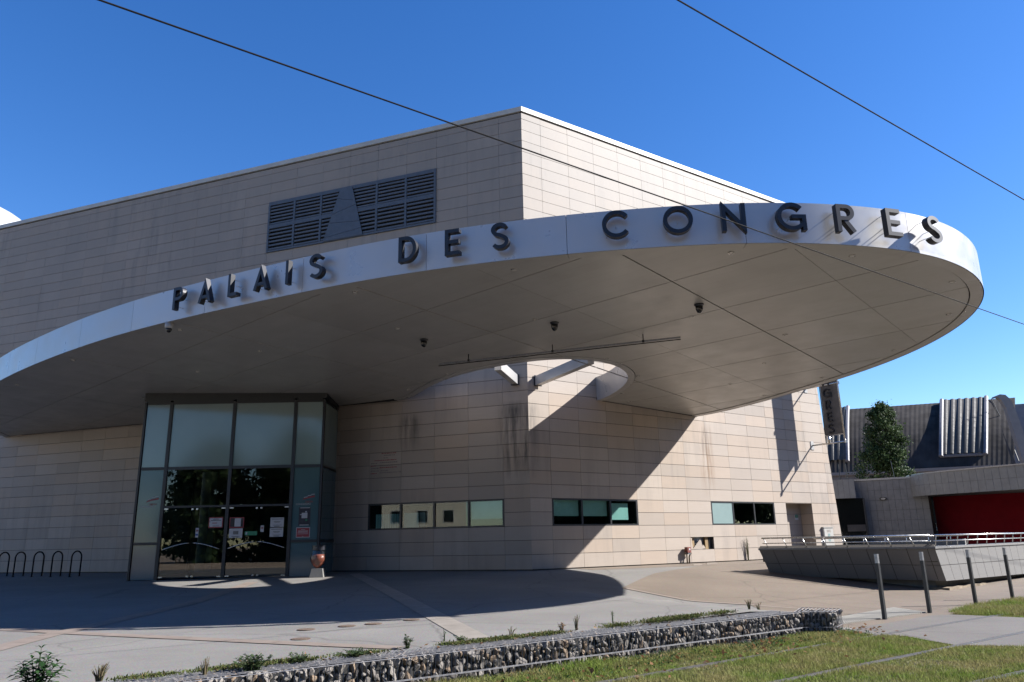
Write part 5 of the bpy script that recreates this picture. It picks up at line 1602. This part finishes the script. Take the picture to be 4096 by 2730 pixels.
dr_ = MB().prism([dd0 - Z * .6, r0 - Z * .6, r0 + Z * (zb0 + .05), dd0 + Z * (zb0 + .05)], V((0, .2, 0))).build('door', 'dark_glass', an)
MB().span(dd0 - Z * .6 + V((0, -.05, 0)), dd0 + Z * (zb0) + V((0, -.05, 0)), X * .05, Y * .04).build('door_frame', 'frame_dark', dr_)
hx = r0.lerp(dd0, .12); MB().tube([hx + V((0, -.08, .95)), hx + V((0, -.08, 1.35))], .02, 6).build('door_handle', 'steel', dr_)
# oval wall light
wp = to_plane(3534, 1996, P0, n_)
wlt = thing('wall_light', wp + n_ * .03, 'dark oval bulkhead light on the grey tiled annex wall', 'wall light')
def oval(rx, rz, d0_, d1_, k=18): return MB().prism([wp + t_ * (rx * math.cos(a)) + Z * (rz * math.sin(a)) + n_ * d0_ for a in np.linspace(0, 2 * math.pi, k, endpoint=False)], n_ * (d1_ - d0_))
oval(.19, .085, .025, .12).build('housing', 'frame_dark', wlt); oval(.11, .05, .12, .14).build('lens', 'galvanised', wlt)
for px, lab in ((3360, 'thin dark post on the annex roof nearest the hall corner'), (3388, 'thin dark post on the annex roof beside the tree')):
    p = ap(px, 1912, 43.0); tag(MB().tube([p - Z * .1, p + Z * .75], .025, 6).build('roof_post', 'frame_dark'), lab, 'post')
p = ap(3580, 1913, 43); tag(MB().tube([p - Z * .15, p + V((-.1, 0, .95))], .012, 5).build('roof_mast', 'galvanised'), 'very thin pale mast standing in front of the tree', 'mast')

# ================================================================== exhibition hall with barrel roof
eh = thing('exhibition_hall', at_y(3700, 2140, 80), 'big hall with a dark corrugated barrel roof behind the annex', 'building')
EL, ER = at_y(3300, 1896, 77.0), at_y(4150, 1856, 70.0)
ez = (EL.z + ER.z) / 2; EL.z = ER.z = ez
RL, RR = at_y(3300, 1654, 84.5), at_y(4150, 1574, 77.5)
rz = (RL.z + RR.z) / 2; RL.z = RR.z = rz
out_n = (V((-(ER - EL).y, (ER - EL).x, 0))).normalized()
def roof_pt(u, v, lift=0.0):
    E_, R_ = EL.lerp(ER, u), RL.lerp(RR, u)
    p = E_.lerp(R_, v)
    bn_ = (Z * .62 - out_n * .78)
    return p + bn_ * (.85 * math.sin(math.pi * v) + lift)
Lr = (ER - EL).length
def corr(u0, u1, v0, v1, lift, amp, period, mat, nm, nv=14):
    k = int((u1 - u0) * Lr / period * 4); vs = []; fs = []
    for i in range(k + 1):
        u = u0 + (u1 - u0) * i / k
        a = amp * (0, 1, 1, 0)[i % 4] if amp > .1 else amp * math.sin(i * math.pi / 2)
        for j in range(nv + 1): vs.append(roof_pt(u, v0 + (v1 - v0) * j / nv, lift + a))
    for i in range(k):
        for j in range(nv): q_ = i * (nv + 1) + j; fs.append((q_, q_ + nv + 1, q_ + nv + 2, q_ + 1))
    return MB().add(vs, fs).build(nm, mat, eh)
def u_at(px, py, v):
    best = None
    for i in range(401):
        u = i / 400; x, y = to_px(roof_pt(u, v)); e = abs(x - px)
        if best is None or e < best[0]: best = (e, u)
    return best[1]
corr(0, .90, 0, 1, 0, .011, .40, 'roof_dark', 'roof')
ua, ub = u_at(3772, 0, .98), u_at(3938, 0, .98)
corr(ua, ub, .12, 1.0, .35, .11, .55, 'roof_light', 'raised_roof')
u_l = u_at(3392, 0, .98)
corr(0.0, u_l - .01, .12, 1.0, .35, .11, .55, 'roof_light', 'raised_roof')
for uu in (ua - .006, ub + .006, u_l):
    MB().tube([roof_pt(uu, v, .38) for v in np.linspace(.1, 1.0, 12)], .20, 6).build('verge_rib', 'lilac_sheet', eh)
MB().tube([roof_pt(u, .12, .15) for u in np.linspace(ua, ub, 8)], .16, 6).build('eave_gutter', 'lilac_sheet', eh)
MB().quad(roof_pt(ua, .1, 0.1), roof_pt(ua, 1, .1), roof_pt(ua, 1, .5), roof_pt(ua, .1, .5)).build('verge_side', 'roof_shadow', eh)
rb = MB(); kk_ = 240
for i in range(kk_):
    a, b_ = EL.lerp(ER, i / kk_), EL.lerp(ER, (i + 1) / kk_)
    o_ = out_n * (-.3 + (.08 if i % 2 else 0)); rb.quad(a + o_ - Z * .25, b_ + o_ - Z * .25, b_ + o_ - Z * 3.5, a + o_ - Z * 3.5)
rb.build('ribbed_wall', 'lilac_sheet', eh)
MB().span(EL - out_n * .4 - Z * .12, ER - out_n * .4 - Z * .12, out_n * .35, Z * .14).build('eave', 'gable', eh)
MB().prism([EL + out_n * 6 - Z * 8, ER + out_n * 6 - Z * 8, RR + out_n * 5, RL + out_n * 5], out_n * .3).build('rear_wall', 'gable', eh)
# gable fin at the right end
fo_px = [(3980, 1586), (4000, 1578), (4022, 1580), (4044, 1600), (4066, 1648), (4086, 1706), (4106, 1768), (4124, 1826), (4140, 1880)]
fi_px = [(3976, 1594), (3992, 1590), (4008, 1604), (4026, 1634), (4044, 1690), (4062, 1748), (4080, 1804), (4094, 1850), (4106, 1890)]
fo_ = [at_y(x, y, 66.0) for x, y in fo_px]; fi_ = [at_y(x, y, 66.0) for x, y in fi_px]
for a, b_, c_, d_ in zip(fo_, fo_[1:], fi_[1:], fi_):
    MB().prism([a, b_, c_, d_], V((.05, .5, 0))).build('gable_fin', 'gable', eh)
dk_px = [(3962, 1602), (3972, 1616), (3984, 1648), (3998, 1690), (4012, 1730), (4028, 1772), (4046, 1812), (4062, 1850), (4076, 1890)]
dk_ = [at_y(x, y, 67.5) for x, y in dk_px]
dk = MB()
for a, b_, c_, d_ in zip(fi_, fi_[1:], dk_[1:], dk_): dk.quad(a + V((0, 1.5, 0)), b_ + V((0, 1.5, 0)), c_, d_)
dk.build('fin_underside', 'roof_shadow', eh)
for px0, py0, px1, py1 in ((3965, 1595, 4075, 1845),):
    MB().tube([at_y(px0, py0, 75.5), at_y((px0 + px1) / 2 + 6, (py0 + py1) / 2, 75.2), at_y(px1, py1, 74.0)], .05, 5).build('cable', 'frame_dark', eh)

# ================================================================== leaves helpers
def leaf_mesh(centers, dirs, norms, lens, wids, fold=True):
    n = len(centers); C_ = np.asarray(centers); D_ = np.asarray(dirs); N_ = np.asarray(norms)
    S_ = np.cross(D_, N_); S_ /= np.linalg.norm(S_, axis=1)[:, None] + 1e-9
    L_ = np.asarray(lens)[:, None]; W_ = np.asarray(wids)[:, None]
    v = np.stack([C_, C_ + D_ * L_ * .5 + S_ * W_ * .5 + N_ * W_ * .12, C_ + D_ * L_, C_ + D_ * L_ * .5 - S_ * W_ * .5 + N_ * W_ * .12], 1).reshape(-1, 3)
    f = (np.arange(n)[:, None] * 4 + np.array([0, 1, 2, 3])).reshape(-1)
    return v, f
def mesh_quads(name, v, f, mat, parent=None):
    me = bpy.data.meshes.new(name); nf = len(f) // 4
    me.vertices.add(len(v)); me.loops.add(len(f)); me.polygons.add(nf)
    off = np.array(root_loc(parent)) if parent is not None else np.zeros(3)
    me.vertices.foreach_set('co', (v - off).astype(np.float32).ravel())
    me.loops.foreach_set('vertex_index', f.astype(np.int32))
    me.polygons.foreach_set('loop_start', np.arange(0, nf * 4, 4, dtype=np.int32))
    me.polygons.foreach_set('loop_total', np.full(nf, 4, dtype=np.int32))
    me.update(); me.validate()
    return link(name, me, mat, parent)
def rand_unit(n):
    a = rng.normal(size=(n, 3)); return a / np.linalg.norm(a, axis=1)[:, None]

def tree(base, height, profile, n_leaf, leaf, label, seed, group=None, name='tree', clump=.55):
    """profile: list of (height fraction, radius)"""
    root = thing(name, base, label, 'tree', group)
    r_ = np.random.default_rng(seed)
    tr = MB(); pts = [V(base) + V((math.sin(i * 1.3) * .06, 0, height * .96 * i / 8)) for i in range(9)]
    tr.tube(pts, [max(.02, height * .018 * (1 - i / 8.5)) for i in range(9)], 8)
    hs = np.array([p[0] for p in profile]) * height; rs = np.array([p[1] for p in profile])
    cl_ = []
    n_cl = max(30, n_leaf // 110)
    for i in range(n_cl):
        h = r_.uniform(hs[0], hs[-1]); R_ = np.interp(h, hs, rs)
        a = r_.uniform(0, 6.283); q_ = math.sqrt(r_.uniform(.12, 1.0)) * R_ * r_.uniform(.70, 1.18)
        cl_.append((q_ * math.cos(a), q_ * math.sin(a), h))
    for c_ in cl_[::3]:
        h0 = max(c_[2] - .5 * math.hypot(c_[0], c_[1]) - .2, height * .08)
        tr.tube([V(base) + V((0, 0, h0)), V(base) + V((c_[0] * .5, c_[1] * .5, (h0 + c_[2]) / 2 + .05)), V(base) + V(c_)], [.035, .02, .008], 5, caps=False)
    tr.build('trunk', 'bark', root)
    cl_ = np.array(cl_)
    idx = r_.integers(0, n_cl, n_leaf)
    off = r_.normal(size=(n_leaf, 3)) * np.array([clump, clump, clump * .8]) * .55
    C_ = cl_[idx] + off + np.array(base)
    d = rand_unit(n_leaf); d[:, 2] -= .25; d /= np.linalg.norm(d, axis=1)[:, None]
    out = off + (cl_[idx] * np.array([1, 1, 0])) * .3 + rand_unit(n_leaf) * .35 + np.array([0, 0, .25]); nrm = out / (np.linalg.norm(out, axis=1)[:, None] + 1e-9)
    v, f = leaf_mesh(C_, d, nrm, r_.uniform(.7, 1.3, n_leaf) * leaf, r_.uniform(.6, .9, n_leaf) * leaf)
    mesh_quads('crown', v, f, 'tree_leaf', root)
    return root
tb = at_y(3575, 2000, 50.0)
TBASE = V((tb.x, tb.y, -.5))
def hz_(py): return (at_y(3575, py, 50.0).z + .5)
TH_ = hz_(1622)
pf = [(hz_(1950) / TH_, 1.45), (hz_(1905) / TH_, 1.75), (hz_(1860) / TH_, 1.75), (hz_(1800) / TH_, 1.45), (hz_(1740) / TH_, 1.25), (hz_(1690) / TH_, 1.0), (hz_(1650) / TH_, .55), (1.0, .12)]
tree(TBASE, TH_, pf, 14000, .15, 'slender leafy green tree rising behind the annex roof', 3, clump=.34)

# ================================================================== plants along the gabion
def weed(base, h, spread, n_st, n_lf, leaf, mat, stem_mat, label, name='weed', lean=.35, cat='plant', group=None, wide=.45, lo=.1):
    root = thing(name, base, label, cat, group)
    sm = MB(); Cs, Ds, Ns, Ls, Ws = [], [], [], [], []
    for i in range(n_st):
        a = random.uniform(0, 6.283); ln = random.uniform(.1, 1) * lean
        hh = h * random.uniform(.6, 1.0); tip = V(base) + V((math.cos(a) * spread * ln / lean, math.sin(a) * spread * ln / lean, hh))
        mid_ = V(base).lerp(tip, .5) + V((0, 0, hh * .12))
        b0_ = V(base) + V((math.cos(a) * spread * .12, math.sin(a) * spread * .12, -.02))
        sm.tube([b0_, mid_, tip], [.0045 * (1 + h), .0035 * (1 + h), .0015], 4, caps=False)
        for j in range(n_lf):
            t = random.uniform(lo, 1.0); p = (b0_.lerp(mid_, t * 2) if t < .5 else mid_.lerp(tip, t * 2 - 1))
            b = random.uniform(0, 6.283); d_ = V((math.cos(b), math.sin(b), random.uniform(-.25, .7))).normalized()
            Cs.append(p); Ds.append(d_); Ns.append((V((0, 0, 1)) + V((random.uniform(-.5, .5), random.uniform(-.5, .5), 0))).normalized())
            l_ = leaf * random.uniform(.6, 1.25); Ls.append(l_); Ws.append(l_ * wide)
    sm.build('stem', stem_mat, root)
    if Cs:
        v, f = leaf_mesh([tuple(c_) for c_ in Cs], [tuple(d_) for d_ in Ds], [tuple(n_) for n_ in Ns], Ls, Ws)
        mesh_quads('foliage', v, f, mat, root)
    return root
def shrub(base, label):
    root = thing('leafy_shrub', base, label, 'shrub')
    sm = MB(); Cs, Ds, Ns, Ls, Ws = [], [], [], [], []
    SC_ = .56
    for k, (ax, ay, hh) in enumerate(((0, 0, .62), (-.16, .05, .46), (.14, -.03, .50), (-.27, -.02, .40), (.26, .05, .40), (-.08, .12, .50), (.09, .1, .46), (-.36, .06, .28), (.36, 0, .30), (0.02, -.12, .40), (-.2, -.1, .33), (.2, -.12, .33))):
        tip = V(base) + V((ax, ay, hh)) * SC_; b0_ = V(base) + V((ax * .15, ay * .15, 0)); mid_ = b0_.lerp(tip, .5) + V((0, 0, .03))
        sm.tube([b0_, mid_, tip], [.007, .005, .002], 5, caps=False)
        nn_ = 6
        for j in range(nn_):
            t = .25 + .75 * j / (nn_ - 1); p = (b0_.lerp(mid_, t * 2) if t < .5 else mid_.lerp(tip, t * 2 - 1))
            for s_ in (0, math.pi):
                b = j * 1.57 + k * .8 + s_ + random.uniform(-.3, .3)
                up__ = .9 if j == nn_ - 1 else random.uniform(.05, .5)
                d_ = V((math.cos(b), math.sin(b), up__)).normalized(); l_ = random.uniform(.09, .15) * (1.0 if j < nn_ - 1 else .6)
                n0 = (V((0, 0, 1)) - d_ * d_.z).normalized()
                # a leaf of three folded segments that droops
                p_ = p; dd_ = d_.copy(); 
                for seg, (w_, ) in enumerate(((.5,), (.9,))): pass
                Cs.append(p); Ds.append(d_); Ns.append(n0); Ls.append(l_ * .62); Ws.append(l_ * .30)
                d2 = (d_ - Z * .55).normalized(); n2 = (V((0, 0, 1)) - d2 * d2.z).normalized()
                Cs.append(p + d_ * l_ * .34); Ds.append(d2); Ns.append(n2); Ls.append(l_ * .72); Ws.append(l_ * .28)
    sm.build('stem', 'weed_leaf', root)
    v, f = leaf_mesh([tuple(c_) for c_ in Cs], [tuple(d_) for d_ in Ds], [tuple(n_) for n_ in Ns], Ls, Ws)
    mesh_quads('foliage', v, f, 'shrub_leaf', root)
sb = at_z(145, 2752, -.34); shrub(V((sb.x, sb.y, -.36)), 'broad leaved green shrub growing at the edge of the plaza')
def gz(px, py): p = at_z(px, py, -.33); return V((p.x, p.y, ground(p.x, p.y) - .005))
weed(gz(1010, 2690), .19, .20, 30, 16, .045, 'weed_leaf', 'weed_leaf', 'bushiest grey green weed overhanging the gabion')
weed(gz(1200, 2656), .125, .14, 24, 14, .040, 'weed_leaf', 'weed_leaf', 'compact grey green weed on the gabion beside two mossy patches')
weed(gz(1420, 2630), .11, .24, 26, 12, .045, 'weed_leaf', 'weed_leaf', 'low spreading weed where a pale stone band ends')
weed(gz(1628, 2592), .15, .08, 9, 12, .05, 'weed_leaf', 'weed_leaf', 'small upright weed with pointed leaves on the gabion edge')
weed(gz(1850, 2568), .09, .14, 16, 12, .035, 'weed_leaf', 'weed_leaf', 'low weed with yellow tips at the foot of the wide stone band')
weed(gz(2246, 2528), .13, .07, 8, 9, .035, 'dead_leaf', 'dry_stem', 'small reddish brown weed on the gabion edge')
weed(gz(1778, 2562), .17, .02, 3, 7, .03, 'weed_leaf', 'weed_leaf', 'single thin dark stalk just left of the wide stone band')
weed(gz(2452, 2500), .20, .04, 4, 10, .028, 'weed_leaf', 'weed_leaf', 'tall thin green stalk above the middle of the gabion')
for px, py, h, n, lab in ((395, 2735, .20, 34, 'dry straw coloured tuft beside the broad leaved shrub'), (820, 2708, .20, 14, 'sparse dry stalks next to the bushiest weed'), (2305, 2522, .24, 9, 'faint dry stalks beside the reddish weed'), (2043, 2540, .12, 8, 'short dry stalks above the middle of the gabion'), (2998, 2446, .15, 12, 'dry tuft near the right end of the gabion'), (3035, 2442, .12, 8, 'second smaller dry tuft near the right end of the gabion')):
    weed(gz(px, py), h, .09, n, 5, .018, 'dry_stem', 'dry_stem', lab, 'dry_grass_tuft', cat='grass tuft', lo=.5)
wd = RW(onR(2988, 2240)[0], 0, .06)
weed(V((wd.x, wd.y, 0)), .84, .12, 9, 26, .05, 'weed_leaf', 'dry_stem', 'tall weed with pale seed heads growing at the sunlit wall', lo=.05, wide=.22)
# moss and low ground cover along the back of the gabion
n = 26000
uu = rng.uniform(-10.5, -1.0, n); keep = (np.sin(uu * 2.1) + np.sin(uu * 5.3 + 1) * .7 + rng.normal(0, .35, n)) > -.1
uu = uu[keep]; vv = GB + rng.normal(0.03, .075, len(uu))
Pm = np.array([gab(a, b_) for a, b_ in zip(uu, vv)]); Pm[:, 2] = np.array([ground(p[0], p[1]) for p in Pm]) + np.where(vv < GB, .012, 0.0) + rng.uniform(0, .035, len(uu))
Pm[:, 2] = np.where(vv < GB, np.maximum(Pm[:, 2], GT + .004), Pm[:, 2])
d = rand_unit(len(uu)); d[:, 2] = np.abs(d[:, 2]) + .3; d /= np.linalg.norm(d, axis=1)[:, None]
nn_ = np.tile(np.array([0, 0, 1.0]), (len(uu), 1)) + rand_unit(len(uu)) * .5
v, f = leaf_mesh(Pm, d, nn_, rng.uniform(.018, .045, len(uu)), rng.uniform(.010, .020, len(uu)))
tag(mesh_quads('moss', v, f, 'moss'), 'low mossy ground cover along the back edge of the gabion', 'moss', kind='stuff')

# ================================================================== lawn: grass and fallen leaves
cp_np = cpoly
def lawn_ok(x, y):
    w = V((x, y, 0)) - GF
    v = w.dot(gn)
    if v > -.015: return False
    if inside(cp_np, x, y): return False
    return True
railL = [(zpt(2466, 2727), zpt(3963, 2470)), (zpt(3153, 2727), zpt(4096, 2535)), (zpt(3945, 2730), zpt(4096, 2696))]
def near_rail(x, y):
    for a, b_ in railL:
        t = (b_ - a).normalized(); n_ = V((-t.y, t.x, 0)); o = (V((x, y, 0)) - V((a.x, a.y, 0))).dot(n_)
        if -.018 < o < .07: return True
    return False
pts = []
need = 150000
while len(pts) < need:
    xs = rng.uniform(-4, 12, 40000); ys = rng.uniform(6.5, 18, 40000)
    rt = xs; fw = ys * cp + (TZ - CZ) * sp; upp = -ys * sp + (TZ - CZ) * cp
    px = 2048 + F_PX * (rt * cr + upp * sr) / fw; py = 1365 - F_PX * (-rt * sr + upp * cr) / fw
    ok = (px > -150) & (px < 4300) & (py < 2900)
    for x, y, p_ in zip(xs[ok], ys[ok], py[ok]):
        if lawn_ok(x, y) and not near_rail(x, y): pts.append((x, y))
    if len(pts) > need: break
pts = np.array(pts[:need])
pn = len(pts)
dirn = rng.normal(0, .45, (pn, 2))
hgt = rng.uniform(.018, .05, pn) * (1 + .5 * np.sin(pts[:, 0] * 2.3) * np.cos(pts[:, 1] * 1.9))
gv = (pts - np.array(GF[:2])) @ np.array(gn[:2])
hgt = hgt * np.where(gv > -.5, 1.7, 1.0)
wid = rng.uniform(.0025, .0055, pn)
ang = rng.uniform(0, 6.283, pn); sx, sy = np.cos(ang) * wid, np.sin(ang) * wid
b0 = np.column_stack([pts[:, 0] - sx, pts[:, 1] - sy, np.full(pn, TZ)]); b1 = np.column_stack([pts[:, 0] + sx, pts[:, 1] + sy, np.full(pn, TZ)])
tp0 = np.column_stack([pts[:, 0] + dirn[:, 0] * hgt + sx * .25, pts[:, 1] + dirn[:, 1] * hgt + sy * .25, TZ + hgt])
tp1 = np.column_stack([pts[:, 0] + dirn[:, 0] * hgt - sx * .25, pts[:, 1] + dirn[:, 1] * hgt - sy * .25, TZ + hgt])
v = np.stack([b0, b1, tp0, tp1], 1).reshape(-1, 3)
f = np.arange(pn * 4)
tag(mesh_quads('grass', v, f, 'grass'), 'short patchy green and straw coloured grass between the rails', 'grass', kind='stuff')
# broad leaves (clover, plantain) near the gabion foot
n = 5000
uu = rng.uniform(-9, .9, n); vv = -np.abs(rng.normal(.22, .22, n)) - .02
P_ = np.array([gab(a, b_) for a, b_ in zip(uu, vv)]); P_[:, 2] = TZ + rng.uniform(.005, .055, n)
d = rand_unit(n); d[:, 2] = np.abs(d[:, 2]) * .5; d /= np.linalg.norm(d, axis=1)[:, None]
v, f = leaf_mesh(P_, d, np.tile([0, 0, 1.0], (n, 1)) + rand_unit(n) * .4, rng.uniform(.02, .05, n), rng.uniform(.012, .024, n))
tag(mesh_quads('clover', v, f, 'shrub_leaf'), 'bright broad leaved greenery at the foot of the gabion', 'greenery', kind='stuff')
n = 330
uu = rng.uniform(-8.5, 1.5, n); vv = -np.abs(rng.normal(.15, .55, n)) - .03
P_ = np.array([gab(a, b_) for a, b_ in zip(uu, vv)]); P_[:, 2] = TZ + rng.uniform(.03, .06, n)
n2 = 60
u2 = rng.uniform(-8.5, -1, n2); v2_ = GB + rng.uniform(-.25, .1, n2); P2 = np.array([gab(a, b_) for a, b_ in zip(u2, v2_)]); P2[:, 2] = GT + .012
P_ = np.vstack([P_, P2]); n = len(P_)
d = rand_unit(n); d[:, 2] *= .3; d /= np.linalg.norm(d, axis=1)[:, None]
v, f = leaf_mesh(P_, d, np.tile([0, 0, 1.0], (n, 1)) + rand_unit(n) * .7, rng.uniform(.035, .085, n), rng.uniform(.03, .06, n))
tag(mesh_quads('fallen_leaves', v, f, 'dead_leaf'), 'curled brown fallen leaves scattered on the grass by the gabion', 'leaves', kind='stuff')
# grass by the right hand bollards
n = 16000
A_ = [zpt(3096 + x * q, 2100 + y * q) for x, y in ((1640, 830), (1850, 770), (2080, 735), (2353, 700), (2353, 860), (2000, 860))]
px_ = np.array([[p.x, p.y] for p in A_]); lo_, hi_ = px_.min(0), px_.max(0) + np.array([2.5, 2.5])
poly_ = [(p.x, p.y) for p in A_]
poly_.insert(4, (A_[3].x + 2.5, A_[3].y + 1.6)); poly_.insert(5, (A_[4].x + 2.5, A_[4].y + 1.0))
pts = [(x, y) for x, y in rng.uniform(lo_, hi_, (60000, 2)) if inside(poly_, x, y)][:n]
pts = np.array(pts); pn = len(pts)
hgt = rng.uniform(.03, .09, pn); wid = rng.uniform(.003, .006, pn); ang = rng.uniform(0, 6.283, pn); sx, sy = np.cos(ang) * wid, np.sin(ang) * wid; dirn = rng.normal(0, .5, (pn, 2))
gz0 = TZ + .012
v = np.stack([np.column_stack([pts[:, 0] - sx, pts[:, 1] - sy, np.full(pn, gz0)]), np.column_stack([pts[:, 0] + sx, pts[:, 1] + sy, np.full(pn, gz0)]),
              np.column_stack([pts[:, 0] + dirn[:, 0] * hgt + sx * .2, pts[:, 1] + dirn[:, 1] * hgt + sy * .2, gz0 + hgt]), np.column_stack([pts[:, 0] + dirn[:, 0] * hgt - sx * .2, pts[:, 1] + dirn[:, 1] * hgt - sy * .2, gz0 + hgt])], 1).reshape(-1, 3)
tag(mesh_quads('verge_grass', v, np.arange(pn * 4), 'grass'), 'tufts of longer green grass on the verge by the last bollards', 'grass', kind='stuff')

# ================================================================== across the street: block mirrored in the windows, terrace and trees added against low light
ab = thing('apartment_block', (-66, -16, TZ), 'pale apartment block across the street, mirrored in the ribbon window', 'building')
ad = V((.66, -.75, 0)); an_ = V((.75, .66, 0))
AO = V((-88, 6, TZ))
MB().box(AO + ad * 24 + Z * 9, ad * 24, an_ * 6, Z * 9).build('wall', 'apartment', ab)
MB().box(AO + ad * 24 + Z * 18.2, ad * 24.4, an_ * 6.4, Z * .2).build('roof', 'concrete', ab)
for fl in range(6):
    for c_ in range(15):
        p = AO + ad * (1.8 + c_ * 3.15) + an_ * 6.02 + Z * (1.7 + fl * 2.9)
        w_ = MB().box(p, ad * .65, an_ * .05, Z * .75).build('window', 'white_plastic', ab)
        MB().box(p + an_ * .055, ad * .56, an_ * .01, Z * .66).build('pane', 'dark_glass', w_)
tr2 = thing('blocking_terrace', TN * -34 + V((0, 0, TZ)), 'long unseen terrace of houses added behind the viewer to cover the bright horizon', 'building')  # added out of view, covers the bright horizon in fill light and reflections
B0 = TN * -34 + V((0, 0, TZ))
MB().box(B0 + TD * 8 + Z * 6.5, TD * 52, TN * 5, Z * 6.5).build('wall', 'apartment', tr2)
MB().prism([B0 + TD * -45 + TN * 5.4 + Z * 13, B0 + TD * -45 - TN * 5.4 + Z * 13, B0 + TD * -45 + Z * 16], TD * 106).build('roof', 'roof_dark', tr2)
for fl in range(4):
    for c_ in range(34):
        p = B0 + TD * (-42 + c_ * 3.0) + TN * 5.02 + Z * (1.6 + fl * 3.0)
        w_ = MB().box(p, TD * .6, TN * .05, Z * .8).build('window', 'white_plastic', tr2)
        MB().box(p + TN * .055, TD * .52, TN * .01, Z * .72).build('pane', 'dark_glass', w_)
blk_tree = None  # unseen trees added to hide the bright horizon from glass and walls
for i, (tx_, ty_, sc) in enumerate(((-33, -37, 1.0), (-24, -38, 1.1), (-15, -36, 1.0), (-6, -37, 1.05), (4, -34, .95), (44, 2, 1.0), (56, 12, 1.1), (57, 22, 1.0), (58, 32, 1.1))):
    p = V((tx_, ty_, TZ))
    if blk_tree is None:
        blk_tree = tree(p, 12.0, [(.03, 4.2), (.3, 5.0), (.55, 4.8), (.78, 3.4), (.95, 1.4), (1.0, .3)], 14000, .6, 'broad unseen tree added to darken reflections and low sky light', 21, 'unseen trees added to darken reflections', 'blocking_tree', 1.1)
    else:
        o = copy_tree(blk_tree); o.location = p; o.rotation_euler = (0, 0, i * 1.3); o.scale = (sc, sc, sc)
